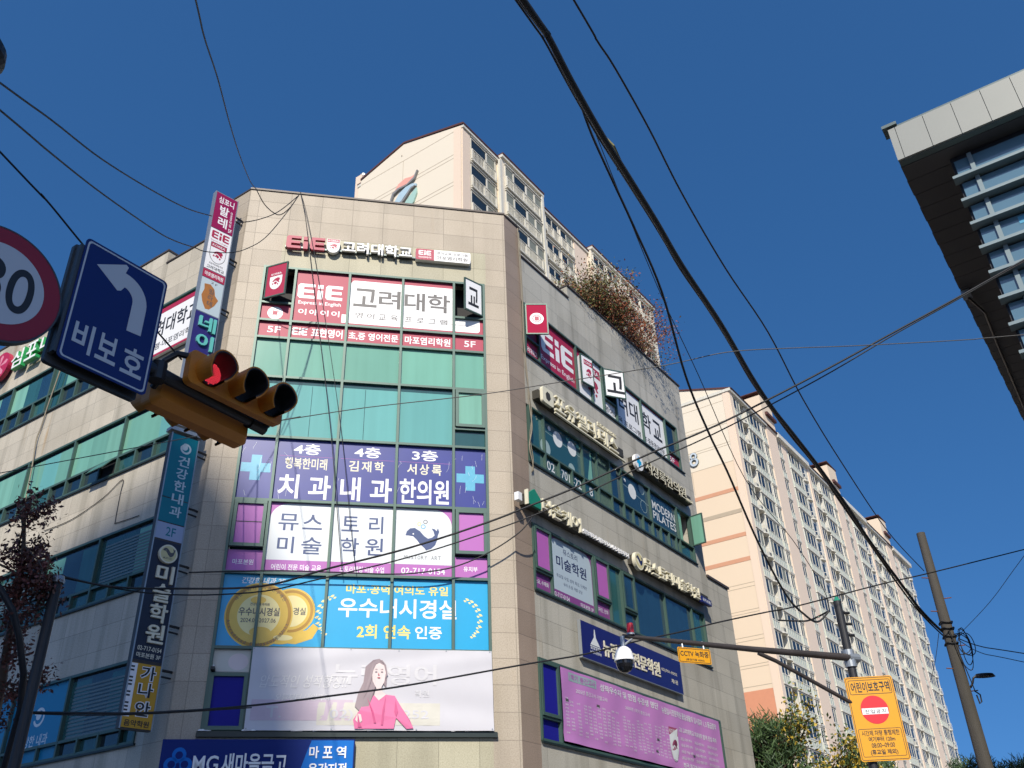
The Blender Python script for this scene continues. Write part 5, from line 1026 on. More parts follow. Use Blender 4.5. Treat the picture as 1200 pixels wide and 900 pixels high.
# ------------------------------------------------------------------ CCTV pole
CF = frame((4.34, 12.22, 0), 23.5); SF = frame((4.4, 12.2, 0), -5)
t = thing('camera_pole', 'dark steel pole with a long horizontal arm at the right of the street', 'pole', at(CF, -.06, 0, 0))
mb = MB(); mb.ftube([(-.06, 0, 0), (-.06, 5.36, 0)], .058, 18, 0, .052); part('post', mb, mat('post_black', (.016, .016, .018), .55, 0, .1, 4), t, CF)
mb = MB(); mb.ftube([(-.02, 4.60, .02), (-1.6, 4.60, .01), (-3.42, 4.625, 0)], .048, 14, 0, .024); part('arm', mb, 'brown_metal', t, CF)
mb = MB(); mb.ftube([(-1.5, 4.56, .0), (-1.25, 4.48, 0), (-.08, 3.98, 0)], .026, 10); part('strut', mb, 'brown_metal', t, CF)
mb = MB(); mb.ftube([(-.06, 4.48, 0), (-.06, 4.70, 0)], .074, 16); mb.ftube([(-.10, 4.60, .02), (.06, 4.60, .02)], .06, 12); part('clamp', mb, 'galv', t, CF)
for z in (4.9, 5.05, 5.2):
    mb = MB(); mb.ftube([(.0, z, .02), (.07, z, .04)], .02); part('hook', mb, 'visor_black', t, CF)
mb = MB(); mb.ftube([(-.06, 5.36, 0), (-.06, 5.42, 0)], .05, 10, 0, .02); part('cap', mb, 'jade', t, CF)
t = thing('dome_camera', 'white surveillance dome camera with a black globe hanging from the arm', 'camera', at(CF, -3.43, 4.4, 0))
def lathe(mb, u, d, prof, m=0, seg=24):
    vs = [(u + r * math.cos(2 * math.pi * k / seg), -d + r * math.sin(2 * math.pi * k / seg), z) for r, z in prof for k in range(seg)]
    mb.add(vs, [(i * seg + k, i * seg + (k + 1) % seg, (i + 1) * seg + (k + 1) % seg, (i + 1) * seg + k) for i in range(len(prof) - 1) for k in range(seg)], m)
mb = MB(); lathe(mb, -3.43, 0, [(.001, 4.50), (.05, 4.49), (.085, 4.46), (.105, 4.41), (.112, 4.36), (.118, 4.345), (.118, 4.33), (.10, 4.33)]); part('shell', mb, 'white', t, CF, ); mb = MB(); lathe(mb, -3.43, 0, [(.10, 4.33), (.10, 4.29), (.09, 4.25), (.065, 4.215), (.03, 4.197), (.001, 4.193)]); part('globe', mb, mat('dome_black', (.01, .01, .012), .06), t, CF)
mb = MB(); mb.ftube([(-3.43, 4.49, 0), (-3.43, 4.62, 0)], .028, 10); mb.ftube([(-3.43, 4.50, 0), (-3.36, 4.56, 0), (-3.30, 4.60, 0)], .014); part('hanger', mb, 'galv', t, CF)
t = thing('beacon_light', 'small red warning beacon standing on the tip of the camera arm', 'lamp', at(CF, -3.31, 4.65, 0))
mb = MB(); lathe(mb, -3.31, 0, [(.05, 4.645), (.05, 4.665), (.042, 4.67)]); part('base', mb, 'galv', t, CF); mb = MB(); lathe(mb, -3.31, 0, [(.042, 4.668), (.044, 4.75), (.036, 4.785), (.001, 4.795)]); part('globe', mb, mat('beacon_red', (.55, .02, .03), .2), t, CF)
t = thing('notice_plate', 'small yellow recording notice hanging under the camera arm', 'sign', at(CF, -2.47, 4.36, 0)); YEL = mat('sign_yellow', S(240, 168, 0, .78), .4, 0, .05)
mb = MB(); mb.prism(rrect(-2.70, -2.24, 4.36, 4.545, .02), .02, .03); part('plate', mb, YEL, t, CF); mb = MB(); text(mb, 'CCTV 녹화중', -2.67, -2.27, 4.435, 4.51, .031, None, 0, .02); text(mb, '(용강지점 4566)', -2.60, -2.34, 4.385, 4.415, .031); part('lettering', mb, 'black', t, CF)
mb = MB()
P = rrect(-2.69, -2.25, 4.37, 4.535, .015); Q = rrect(-2.683, -2.257, 4.377, 4.528, .012); n = len(P); mb.add([(u, -.0305, z) for u, z in P] + [(u, -.0305, z) for u, z in Q], [(i, (i + 1) % n, n + (i + 1) % n, n + i) for i in range(n)]); part('border', mb, 'black', t, CF)
mb = MB()
for u in (-2.62, -2.32): mb.ftube([(u, 4.54, .02), (u, 4.64, .0)], .014, 8)
part('hanger', mb, 'galv', t, CF)
t = thing('road_sign', 'tall yellow school zone sign with a red no entry disc', 'road sign', at(SF, .04, 3.32, .1))
mb = MB(); mb.prism(rrect(-.262, .335, 3.32, 4.335, .03), .085, .10); part('plate', mb, YEL, t, SF)
mb = MB()
def outline(mb, a, b, c, e, r, w_, d):
    P = rrect(a, b, c, e, r); Q = rrect(a + w_, b - w_, c + w_, e - w_, max(r - w_, .005)); n = len(P); mb.add([(u, -d, z) for u, z in P] + [(u, -d, z) for u, z in Q], [(i, (i + 1) % n, n + (i + 1) % n, n + i) for i in range(n)])
outline(mb, -.25, .323, 3.332, 4.323, .025, .007, .1012); outline(mb, -.225, .30, 4.115, 4.295, .02, .007, .1012); outline(mb, -.225, .30, 3.37, 3.70, .02, .006, .1012); part('border', mb, 'black', t, SF)
mb = MB(); mb.disc(.035, 3.925, .172, .1005, .102, 0, 40); part('disc', mb, mat('sign_vivid_red', (.62, .012, .02), .4, 0, .03), t, SF); mb = MB(); mb.box(-.125, .195, 3.87, 3.945, .1021, .1035); part('bar', mb, 'white', t, SF)
mb = MB(); d = .1025; text(mb, '어린이보호구역', -.20, .28, 4.14, 4.27, d, None, 0, .02); spaced(mb, '진입금지', -.09, .165, 3.88, 3.93, .1045, None, 0, .01, .4); text(mb, '시간제 차량 통행제한', -.19, .27, 3.615, 3.68, d, None, 0, .01); text(mb, '여기부터 120m', -.12, .20, 3.545, 3.605, d); text(mb, '08:00~09:00', -.10, .18, 3.475, 3.53, d); text(mb, '(휴교일 제외)', -.13, .20, 3.385, 3.455, d, None, 0, .02); part('lettering', mb, 'black', t, SF)
mb = MB()
for z in (3.6, 4.1): mb.box(-.15, .2, z, z + .05, .06, .084)
part('bracket', mb, 'galv', t, SF)
# ------------------------------------------------------------------ concrete utility pole
UF = frame((9.76, 21.03, 0), 0)
mat('concrete', S(108, 103, 96, .52), .85, 0, .16, 3, .3, 50, streak=.3)
t = thing('utility_pole', 'bare round concrete utility pole leaning into the sky at the right', 'pole', (9.76, 21.03, 0))
mb = MB(); mb.ftube([(0, 0, 0), (0, 9.68, 0)], .19, 24, 0, .098); part('shaft', mb, 'concrete', t, UF)
for k, z in enumerate((8.55, 8.05, 7.75, 6.95, 6.45, 5.95)):
    s_ = 1 if k % 2 else -1; mb = MB(); mb.ftube([(s_ * .10, z, .02), (s_ * .28, z + .01, .04)], .012, 6); part('step_bolt', mb, 'rust', t, UF)
mb = MB()
for z in (7.0, 7.16, 7.34, 7.48): mb.ftube([(.145 * math.cos(a), z + .02 * math.sin(3 * a), .145 * math.sin(a)) for a in [k * math.pi / 10 for k in range(21)]], .016, 6)
part('binding', mb, 'cable_black', t, UF)
r5 = random.Random(9); mb = MB()
for k in range(5):
    cx, cz = .16 + r5.random() * .2, 6.75 + r5.random() * .45; ru, rz_ = .10 + r5.random() * .12, .22 + r5.random() * .22
    mb.ftube([(cx + ru * math.cos(a), cz + rz_ * math.sin(a), .1 + .04 * math.cos(2 * a + k)) for a in [q * math.pi / 10 for q in range(21)]], .010, 5)
mb.ftube([(-.05, 7.3, .17), (.02, 6.8, .19), (.10, 6.3, .17), (.16, 5.95, .14)], .012, 5); part('cable_coil', mb, 'cable_black', t, UF)
t = thing('street_lamp', 'flat dark street lamp on a short arm of the utility pole', 'street lamp', at(UF, .2, 6.1, 0))
mb = MB(); mb.ftube([(.13, 6.02, .04), (.20, 6.12, .06), (.24, 6.22, .07), (.32, 6.27, .08)], .022, 8); part('arm', mb, 'visor_black', t, UF)
mb = MB(); n = 20; mb.add([(.50 + .23 * math.cos(2 * math.pi * k / n), -.08 + .13 * math.sin(2 * math.pi * k / n) * 1.0, 6.235) for k in range(n)] + [(.50 + .19 * math.cos(2 * math.pi * k / n), -.08 + .10 * math.sin(2 * math.pi * k / n), 6.30) for k in range(n)], [tuple(range(n))[::-1], tuple(range(n, 2 * n))] + [(k, (k + 1) % n, n + (k + 1) % n, n + k) for k in range(n)]); part('head', mb, 'visor_black', t, UF)
mb = MB(); mb.ftube([(.16, 5.95, .1), (.26, 5.85, .12), (.25, 5.7, .12), (.2, 5.66, .12), (.19, 5.85, .1)], .016, 6); part('cable', mb, 'cable_black', t, UF)
# ------------------------------------------------------------------ poles and lamp at the left edge
t = thing('street_pole', 'straight black capped pole standing before the left street windows', 'pole', (-5.03, 9.55, 0))
mb = MB(); mb.tube([(0, 0, 0), (0, 0, 5.10)], .062, 16, 0, .054); part('post', mb, 'post_black', t, Matrix.Translation((-5.03, 9.55, 0))); mb = MB(); lathe(mb, 0, 0, [(.07, 5.06), (.075, 5.09), (.06, 5.14), (.001, 5.16)]); part('cap', mb, 'galv', t, Matrix.Translation((-5.03, 9.55, 0)))
t = thing('curved_pole', 'thin curved dark pole bowing in from the lower left edge', 'pole', (-5.55, 10.3, 0))
mb = MB(); mb.tube([(-5.62, 10.4, 0), (-5.58, 10.35, 2.0), (-5.53, 10.27, 2.98), (-5.43, 10.11, 3.24), (-5.33, 9.95, 3.5), (-5.22, 9.77, 3.8), (-5.18, 9.59, 4.11), (-5.21, 9.38, 4.45), (-5.27, 9.24, 4.68), (-5.39, 9.13, 4.87), (-5.51, 9.04, 5.01), (-5.9, 8.8, 5.2)], .035, 10); part('post', mb, 'post_black', t, WORLD)
t = thing('street_lamp', 'dark rounded lamp head just entering the upper left edge', 'street lamp', (-4.05, 4.56, 7.5))
LMF = Matrix.Translation((-4.06, 4.58, 7.57)); mb = MB()
lathe(mb, 0, 0, [(.001, .17), (.10, .16), (.20, .11), (.255, .02), (.262, -.06), (.22, -.12), (.001, -.13)], 0, 28); part('head', mb, 'visor_black', t, LMF); mb = MB(); mb.tube([(-.1, 0, .1), (-1.2, .2, .25), (-2.6, .4, .1)], .05, 10); part('arm', mb, 'post_black', t, LMF)
t = thing('surveillance_camera', 'tiny black wall camera beside the low dark blue casement', 'camera', at(FF, -6.32, 6.45, 0))
mb = MB(); mb.box(-6.36, -6.28, 6.40, 6.46, .03, .22); part('body', mb, 'black', t, FF); mb = MB(); mb.box(-6.34, -6.30, 6.46, 6.53, .0, .06); part('bracket', mb, 'galv', t, FF)
# ------------------------------------------------------------------ overhead cables
def spline(P, n=6):
    P = [Vector(p) for p in P]; out = []
    for i in range(len(P) - 1):
        a, b, c, d = P[max(i - 1, 0)], P[i], P[i + 1], P[min(i + 2, len(P) - 1)]
        for k in range(n):
            t = k / n; out.append(.5 * ((2 * b) + (c - a) * t + (2 * a - 5 * b + 4 * c - d) * t * t + (3 * b - a - 3 * c + d) * t ** 3))
    return out + [P[-1]]
def cable(label, strands, m='cable_black', name='overhead_cable', group='overhead cables across the crossing', fr=WORLD):
    p0 = fr @ Vector(strands[0][1][0])
    if len(strands) == 1:
        mb = MB(); mb.tube(spline(strands[0][1]), strands[0][0], 6); o = ob(name, mb, m, None, fr, smooth=True); return tag(o, label, 'cable', group)
    t = thing(name, label, 'cable', tuple(p0), group)
    for r_, P in strands: mb = MB(); mb.tube(spline(P), r_, 6); ob('strand', mb, m, t, fr, smooth=True)
    return t
mat('wire_pale', S(104, 101, 96, .6), .6)
cable('thick twisted black cable bundle crossing the whole sky to the utility pole', [(0.03, [(-1.85, 1.38, 8.36), (0.21, 4.81, 8.20), (0.40, 5.13, 8.19), (0.63, 5.61, 8.14), (0.94, 6.22, 8.09), (1.22, 6.73, 8.06), (1.59, 7.41, 8.01), (1.95, 8.10, 7.96), (2.56, 9.17, 7.89), (3.13, 10.26, 7.81), (3.58, 11.06, 7.76), (4.07, 11.85, 7.73), (4.71, 12.90, 7.69), (5.47, 14.19, 7.62), (6.38, 15.78, 7.53), (7.81, 18.19, 7.42), (8.86, 19.93, 7.34), (10.35, 22.13, 7.34)]), (0.018, [(-1.94, 1.48, 8.38), (0.19, 4.86, 8.25), (0.40, 5.19, 8.24), (0.62, 5.67, 8.19), (0.94, 6.29, 8.14), (1.21, 6.80, 8.10), (1.60, 7.49, 8.05), (1.94, 8.17, 7.99), (2.57, 9.26, 7.93), (3.13, 10.34, 7.83), (3.60, 11.16, 7.79), (4.06, 11.93, 7.75), (4.73, 13.00, 7.71), (5.46, 14.27, 7.63), (6.40, 15.88, 7.54), (7.79, 18.26, 7.40), (8.87, 20.02, 7.33), (10.29, 22.15, 7.30)]), (0.012, [(-1.81, 1.48, 8.53), (0.23, 4.91, 8.32), (0.43, 5.24, 8.30), (0.67, 5.74, 8.25), (0.98, 6.34, 8.20), (1.27, 6.87, 8.15), (1.65, 7.56, 8.10), (2.01, 8.23, 8.04), (2.63, 9.33, 7.96), (3.21, 10.44, 7.87), (3.66, 11.21, 7.82), (4.15, 12.01, 7.77), (4.81, 13.08, 7.72), (5.56, 14.32, 7.65), (6.47, 15.92, 7.54), (7.91, 18.34, 7.40), (8.93, 19.97, 7.33), (10.40, 22.16, 7.29)]), (0.01, [(-1.91, 1.51, 8.48), (0.17, 4.92, 8.31), (0.37, 5.24, 8.29), (0.61, 5.73, 8.24), (0.92, 6.34, 8.19), (1.21, 6.86, 8.15), (1.59, 7.55, 8.10), (1.96, 8.24, 8.04), (2.57, 9.32, 7.97), (3.15, 10.41, 7.88), (3.61, 11.21, 7.82), (4.09, 11.99, 7.79), (4.75, 13.04, 7.75), (5.51, 14.32, 7.67), (6.42, 15.89, 7.57), (7.84, 18.27, 7.44), (8.89, 19.97, 7.37), (10.36, 22.12, 7.35)])], 'cable_black')
cable('black cable leaving the thick bundle high up and dropping to the camera pole', [(0.014, [(0.78, 6.72, 9.40), (0.94, 7.08, 9.10), (1.12, 7.39, 8.83), (1.41, 7.87, 8.43), (1.76, 8.49, 7.91), (2.06, 9.27, 7.24), (2.35, 9.82, 6.78), (2.61, 10.24, 6.42), (3.04, 11.00, 5.78), (3.44, 11.60, 5.29), (3.70, 11.85, 5.10), (3.90, 11.98, 5.03), (4.08, 11.98, 5.17)])], 'cable_black')
cable('hair thin dark wire beside the cable that drops to the camera pole', [(0.005, [(0.89, 6.94, 9.34), (1.37, 7.86, 8.56), (1.79, 8.63, 7.91), (2.24, 9.37, 7.29), (2.86, 10.43, 6.41), (3.53, 11.15, 5.85), (3.98, 11.73, 5.39), (4.08, 11.98, 5.17)])], 'cable_black')
cable('single wire right of the thick bundle ending near the utility pole top', [(0.011, [(-1.23, 2.14, 9.44), (0.73, 5.63, 9.30), (0.98, 6.09, 9.28), (1.18, 6.42, 9.27), (1.62, 7.24, 9.23), (2.13, 8.26, 9.17), (2.89, 9.65, 9.11), (3.78, 11.15, 9.07), (4.72, 12.96, 8.97), (5.96, 15.18, 8.89), (7.90, 18.50, 8.79), (9.69, 21.24, 8.81)])], 'cable_black')
cable('thin pale wire running almost level from the traffic light to the right edge', [(0.0055, [(-8.97, 10.06, 6.22), (-3.03, 9.60, 6.98), (-2.78, 9.58, 7.01), (-1.75, 9.52, 7.11), (-0.41, 9.47, 7.20), (0.51, 9.41, 7.29), (1.83, 9.33, 7.43), (2.58, 9.26, 7.54), (3.30, 9.25, 7.56), (4.12, 9.25, 7.56), (5.45, 9.24, 7.58), (6.17, 9.22, 7.61), (11.17, 9.09, 7.82)])], 'wire_pale')
cable('upper and thicker of two cables rising from the left pole to the right edge', [(0.013, [(-5.52, 10.50, 5.50), (-4.97, 10.66, 5.40), (-4.26, 10.79, 5.39), (-3.20, 10.94, 5.43), (-2.36, 10.96, 5.64), (-1.38, 10.99, 5.88), (-0.39, 10.98, 6.18), (0.19, 10.96, 6.39), (0.84, 10.93, 6.63), (1.77, 10.87, 7.02), (2.72, 10.82, 7.39), (4.13, 10.69, 8.03), (5.34, 10.56, 8.62), (6.36, 10.46, 9.12), (7.33, 10.35, 9.61), (11.77, 9.84, 11.85)])], 'cable_black')
cable('lower and thinner of two cables rising from the left pole to the right edge', [(0.009, [(-5.54, 10.52, 5.49), (-4.47, 10.81, 5.34), (-3.32, 10.99, 5.37), (-2.53, 11.03, 5.52), (-1.38, 11.07, 5.79), (-0.40, 11.07, 6.08), (0.19, 11.06, 6.28), (0.84, 11.03, 6.53), (1.77, 10.96, 6.93), (2.72, 10.90, 7.32), (4.19, 10.76, 8.01), (5.36, 10.62, 8.62), (6.39, 10.51, 9.13), (7.36, 10.40, 9.62), (11.82, 9.92, 11.83)])], 'cable_black')
cable('short cable from the left pole cap to the left picture edge', [(0.012, [(-5.52, 10.50, 5.50), (-5.58, 9.88, 5.27), (-5.59, 9.43, 5.23), (-5.60, 8.94, 5.18), (-5.66, 5.95, 4.88)])], 'cable_black')
cable('lowest long cable passing over the white vinyl banner to the right edge', [(0.014, [(-5.63, 10.52, 3.93), (-5.06, 10.91, 3.98), (-4.44, 11.34, 4.05), (-3.45, 11.98, 4.23), (-2.34, 12.66, 4.49), (-1.59, 13.12, 4.68), (-0.16, 13.96, 5.09), (0.23, 14.19, 5.20), (1.02, 14.65, 5.42), (1.88, 15.14, 5.72), (2.76, 15.65, 6.00), (3.45, 16.03, 6.24), (4.55, 16.67, 6.59), (5.18, 17.03, 6.78), (7.38, 18.26, 7.55), (8.80, 19.07, 8.02), (11.93, 20.83, 9.09), (16.94, 23.65, 10.81)]), (0.008, [(-5.63, 10.52, 3.92), (-5.09, 10.97, 3.97), (-4.48, 11.45, 4.06), (-3.51, 12.19, 4.25)])], 'cable_black')
cable('topmost of three wires from the left edge, passing behind the blade sign', [(0.011, [(-4.11, 1.06, 5.75), (-4.92, 6.07, 8.95), (-5.11, 7.23, 9.70), (-5.39, 8.85, 10.72), (-5.70, 10.97, 12.15), (-5.94, 12.83, 13.46), (-6.10, 14.33, 14.62)]), (0.011, [(-5.72, 14.87, 14.89), (-5.49, 15.37, 15.41), (-5.24, 15.91, 16.12), (-5.00, 16.52, 17.17)])], 'cable_black')
cable('middle of three wires from the left edge looping up to the roof', [(0.011, [(-3.95, 1.08, 5.77), (-4.93, 6.21, 8.72), (-5.18, 7.51, 9.46), (-5.50, 9.25, 10.48), (-5.91, 11.68, 11.96), (-6.09, 12.87, 12.73), (-6.28, 14.28, 13.73)]), (0.01, [(-6.28, 14.28, 13.73), (-6.16, 14.52, 13.83), (-5.86, 15.03, 14.21), (-5.63, 15.36, 14.59), (-5.38, 15.72, 15.21), (-5.13, 16.22, 16.39), (-5.00, 16.52, 17.17)])], 'cable_black')
cable('lowest of three wires from the left edge, dropping to the traffic light', [(0.009, [(-6.09, 0.95, 8.50), (-4.18, 5.42, 7.32), (-3.99, 5.85, 7.21), (-3.82, 6.33, 7.07), (-3.64, 6.79, 6.94), (-3.47, 7.27, 6.80), (-3.31, 7.68, 6.68)])], 'cable_black')
cable('wire falling from the top edge to the left end of the front roof', [(0.01, [(-1.98, 2.52, 7.35), (-2.97, 5.68, 9.59), (-3.28, 6.66, 10.28), (-3.67, 8.03, 11.26), (-4.28, 10.05, 12.69), (-4.93, 12.28, 14.28), (-5.69, 15.04, 16.27), (-5.95, 16.20, 17.13)])], 'cable_black')
cable('short slack loop of cable hanging along the front roof edge', [(0.012, [(-5.95, 16.20, 17.13), (-5.78, 16.46, 16.86), (-5.56, 16.62, 16.71), (-5.41, 16.66, 16.71), (-5.21, 16.62, 16.88), (-5.00, 16.52, 17.17)])], 'cable_black')
cable('pair of cables leaving the utility pole level to the right edge', [(0.012, [(10.45, 22.09, 7.40), (10.83, 21.86, 7.13), (11.52, 21.39, 6.82), (15.38, 18.74, 5.08)]), (0.009, [(10.45, 22.11, 7.37), (10.81, 21.92, 7.00), (11.51, 21.49, 6.65), (15.40, 19.07, 4.66)])], 'cable_black')
cable('faint thin wire climbing from the utility pole to the right edge', [(0.006, [(10.39, 22.09, 7.41), (10.49, 20.20, 7.69), (10.49, 18.31, 8.05), (10.51, 13.39, 8.96)])], 'cable_black')
cable('thin slack wire hanging from the cables just left of the utility pole', [(0.008, [(9.99, 22.02, 7.52), (11.65, 26.38, 7.91), (13.34, 30.99, 8.34)])], 'cable_black')
cable('short cable end reaching the top of the camera pole from the left', [(0.012, [(3.54, 12.53, 5.23), (3.76, 12.36, 5.16), (3.89, 12.23, 5.13), (4.08, 11.98, 5.17)])], 'cable_black')
cable('grey sheathed cable slung along the front below the whale film', [(.016, [(u, -d, z) for u, z, d in ((.40, 10.0, .2), (.04, 9.55, .3), (-.66, 9.05, .3), (-1.4, 8.71, .26), (-2.06, 8.56, .25), (-2.8, 8.50, .2), (-3.9, 8.50, .2), (-5.17, 8.49, .22), (-6.18, 8.43, .25), (-7.05, 8.36, .3))])], 'cable_black', fr=FF)
cable('two thin cables hanging from the roof edge down the front windows', [(.010, [(u, -d, z) for u, z, d in ((-5.72, 19.44, .06), (-5.5, 18.4, .25), (-5.0, 15.5, .3), (-4.42, 12.2, .3), (-4.05, 9.6, .28), (-3.9, 8.55, .2))]), (.008, [(u, -d, z) for u, z, d in ((-5.72, 19.44, .06), (-5.4, 18.2, .28), (-4.8, 15.4, .34), (-4.15, 12.0, .34), (-3.75, 9.4, .3), (-3.6, 8.55, .2))])], 'cable_black', fr=FF)
cable('pale knotted cable running down the seam of corner column and right face', [(.018, [(u, -d, z) for u, z, d in ((.62, 19.3, .05), (.66, 18.0, .04), (.69, 16.8, .05), (.68, 15.4, .05), (.74, 14.3, .07), (.80, 13.5, .05), (.83, 12.8, .08), (.70, 12.2, .06), (.80, 11.75, .07), (.84, 11.55, .04))]), (.012, [(u, -d, z) for u, z, d in ((.70, 19.2, .03), (.72, 17.4, .05), (.73, 15.2, .03), (.70, 14.5, .05), (.88, 13.3, .06), (.76, 12.5, .05), (.86, 11.9, .05), (.78, 11.5, .04))])], 'cable_pale', fr=RF)
cable('frayed pale rope hanging down the left face past the window bands', [(.022, [(u, -d, z) for u, z, d in ((-7.7, 16.5, .05), (-7.86, 15.3, .06), (-7.95, 14.6, .05), (-7.98, 14.2, .07), (-7.85, 13.4, .06), (-7.7, 12.2, .06))])], 'cable_pale', fr=LF)
cable('thin dark cable stapled in an L on the left face above the third floor windows', [(.009, [(u, -.02, z) for u, z in ((-6.4, 11.05), (-5.2, 11.05), (-4.0, 11.3), (-3.3, 11.6), (-3.27, 11.2), (-3.24, 10.5), (-3.15, 10.42), (-2.3, 10.38))])], 'cable_black', fr=LF)
t = thing('cable_tag', 'small dull yellow plate tied under the thick cable bundle', 'tag', (1.12, 7.08, 8.85))
mb = MB(); a = Vector((1.03, 6.86, 8.80)); b = Vector((1.24, 7.34, 8.74)); dn = Vector((.12, .0, -.2)); th = Vector((.006, -.003, 0))
vs = [a, b, b + dn, a + dn]; mb.add([tuple(v - th) for v in vs] + [tuple(v + th) for v in vs], [(0, 1, 2, 3), (7, 6, 5, 4), (0, 4, 5, 1), (1, 5, 6, 2), (2, 6, 7, 3), (3, 7, 4, 0)]); part('plate', mb, mat('tag_olive', S(158, 150, 84, .7), .6, 0, .3, 20), t, WORLD); mb = MB(); mb.tube([tuple(a + Vector((0, 0, .03))), tuple(a - Vector((0, 0, .02)))], .012); mb.tube([tuple(b + Vector((0, 0, .05))), tuple(b - Vector((0, 0, .02)))], .012); part('tie', mb, 'cable_black', t, WORLD)

# ------------------------------------------------------------------ vegetation
def leafmat(n, c, var=.3): return mat(n, c, .6, 0, var, 6)
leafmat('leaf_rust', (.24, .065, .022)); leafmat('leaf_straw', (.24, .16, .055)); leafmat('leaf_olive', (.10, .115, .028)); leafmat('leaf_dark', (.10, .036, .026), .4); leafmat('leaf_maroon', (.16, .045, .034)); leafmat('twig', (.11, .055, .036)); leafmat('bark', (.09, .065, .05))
leafmat('pine', (.065, .12, .04)); leafmat('pine_dark', (.038, .075, .030)); leafmat('ginkgo', (.42, .30, .03)); leafmat('leaf_green', (.06, .10, .025)); leafmat('leaf_orange', (.32, .12, .03)); leafmat('leaf_brown', (.14, .07, .04))
def branchy(mb, p, d, L, r, depth, tips, spread=.6, seg=5):
    q = p + d * L; mid = p + d * L * .5 + Vector((rng.gauss(0, 1), rng.gauss(0, 1), rng.gauss(0, .4))) * L * .06
    mb.tube([p, mid, q], r, seg, 0, r * .62, False); tips.append((mid, depth)); tips.append((q, depth))
    if depth <= 0: return
    for k in range(rng.choice((2, 3, 3))):
        nd = (d + Vector((rng.gauss(0, spread), rng.gauss(0, spread), rng.gauss(.12, spread * .7)))).normalized(); branchy(mb, q if k else mid, nd, L * rng.uniform(.55, .85), r * .6, depth - 1, tips, spread)
def shrub(label, base, h, mats, nl, size, lean=(0, 0), group='dry shrubs along the roof edge', name='shrub', cat='shrub', stems=6, spread=.55, scat=.10, depth=3):
    t = thing(name, label, cat, base, group); mb = MB(); tips = []
    for k in range(stems):
        d = Vector((rng.gauss(lean[0], .35), rng.gauss(lean[1], .35), 1)).normalized(); branchy(mb, Vector((rng.gauss(0, .12), rng.gauss(0, .12), 0)), d, h * rng.uniform(.34, .5), .02, depth, tips, spread, 4)
    F_ = Matrix.Translation(base); ob('stem', mb, 'twig', t, F_); mb = MB(); tp = [p for p, dp in tips if dp <= 2]
    for k in range(nl):
        c = rng.choice(tp); j = rng.choices(range(len(mats)), [2, 1.4, 1][:len(mats)])[0]
        mb.leaf((c.x + rng.gauss(0, scat), c.y + rng.gauss(0, scat), c.z + rng.gauss(0, scat)), size * rng.uniform(.6, 1.4), j)
    ob('foliage', mb, mats, t, F_); return t
for i, (u, h, mats_, n, lab) in enumerate(((4.0, .45, ['leaf_straw', 'leaf_olive', 'leaf_rust'], 260, 'low straw coloured shrub at the near end of the roof edge planting'), (4.7, .95, ['leaf_olive', 'leaf_straw', 'leaf_rust'], 800, 'olive and straw shrub second along the roof edge planting'), (5.5, 1.5, ['leaf_olive', 'leaf_straw', 'leaf_rust'], 1500, 'tall straw shrub with bare twigs on the roof edge'),
        (6.3, 1.5, ['leaf_olive', 'leaf_rust', 'leaf_rust'], 1500, 'dense olive shrub in the middle of the roof edge planting'), (7.1, 1.6, ['leaf_rust', 'leaf_rust', 'leaf_olive'], 1500, 'rust red shrub right of the middle on the roof edge'), (7.9, 1.6, ['leaf_rust', 'leaf_rust', 'leaf_straw'], 1300, 'rust and straw shrub with thin twigs near the far roof end'),
        (8.6, 1.5, ['leaf_rust', 'leaf_rust', 'leaf_straw'], 900, 'thin reddish shrub against the blue sky near the far roof end'), (9.4, 1.1, ['leaf_olive', 'leaf_rust', 'leaf_straw'], 900, 'small drooping shrub over the far roof edge'))):
    shrub(lab, at(RF, u, 18.5, -.55), h * 1.45, mats_, int(n * 2.2), .042, (.06, -.16), stems=8, scat=.17)
sh = shrub('wispy red brown maple rising behind the shrubs against the blue sky', at(RF, 8.6, 17.9, -1.7), 2.9, ['leaf_rust', 'leaf_rust', 'leaf_brown'], 1500, .035, (.25, .1), None, 'small_tree', 'tree', 3, .6, .16, 4)
shrub('grey green trailing plant hanging over the end of the roof edge', at(RF, 10.0, 18.75, -.45), .6, ['leaf_olive', 'leaf_olive', 'leaf_straw'], 700, .03, (.5, -.3), stems=8)
# dark street tree at the left edge
rng = random.Random(31)
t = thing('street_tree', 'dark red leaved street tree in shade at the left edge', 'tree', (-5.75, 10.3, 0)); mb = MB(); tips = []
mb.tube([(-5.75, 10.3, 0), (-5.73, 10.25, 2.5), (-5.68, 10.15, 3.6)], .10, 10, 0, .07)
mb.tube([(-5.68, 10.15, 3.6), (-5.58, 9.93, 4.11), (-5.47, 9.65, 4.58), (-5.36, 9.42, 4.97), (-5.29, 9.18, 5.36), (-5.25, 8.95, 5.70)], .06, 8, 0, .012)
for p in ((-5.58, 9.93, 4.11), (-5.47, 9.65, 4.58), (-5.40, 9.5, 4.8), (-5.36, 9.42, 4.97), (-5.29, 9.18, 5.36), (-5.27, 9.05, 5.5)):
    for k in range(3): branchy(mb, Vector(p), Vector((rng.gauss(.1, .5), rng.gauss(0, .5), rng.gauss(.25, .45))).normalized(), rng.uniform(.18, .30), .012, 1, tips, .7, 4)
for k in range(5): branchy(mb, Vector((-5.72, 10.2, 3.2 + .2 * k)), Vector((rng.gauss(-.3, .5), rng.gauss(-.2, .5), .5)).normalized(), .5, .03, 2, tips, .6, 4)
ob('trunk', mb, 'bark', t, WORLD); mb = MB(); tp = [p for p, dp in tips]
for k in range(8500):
    c = rng.choice(tp); mb.leaf((c.x + rng.gauss(0, .06), c.y + rng.gauss(0, .06), c.z + rng.gauss(-.02, .07)), .026 * rng.uniform(.6, 1.5), rng.choice((0, 0, 1)))
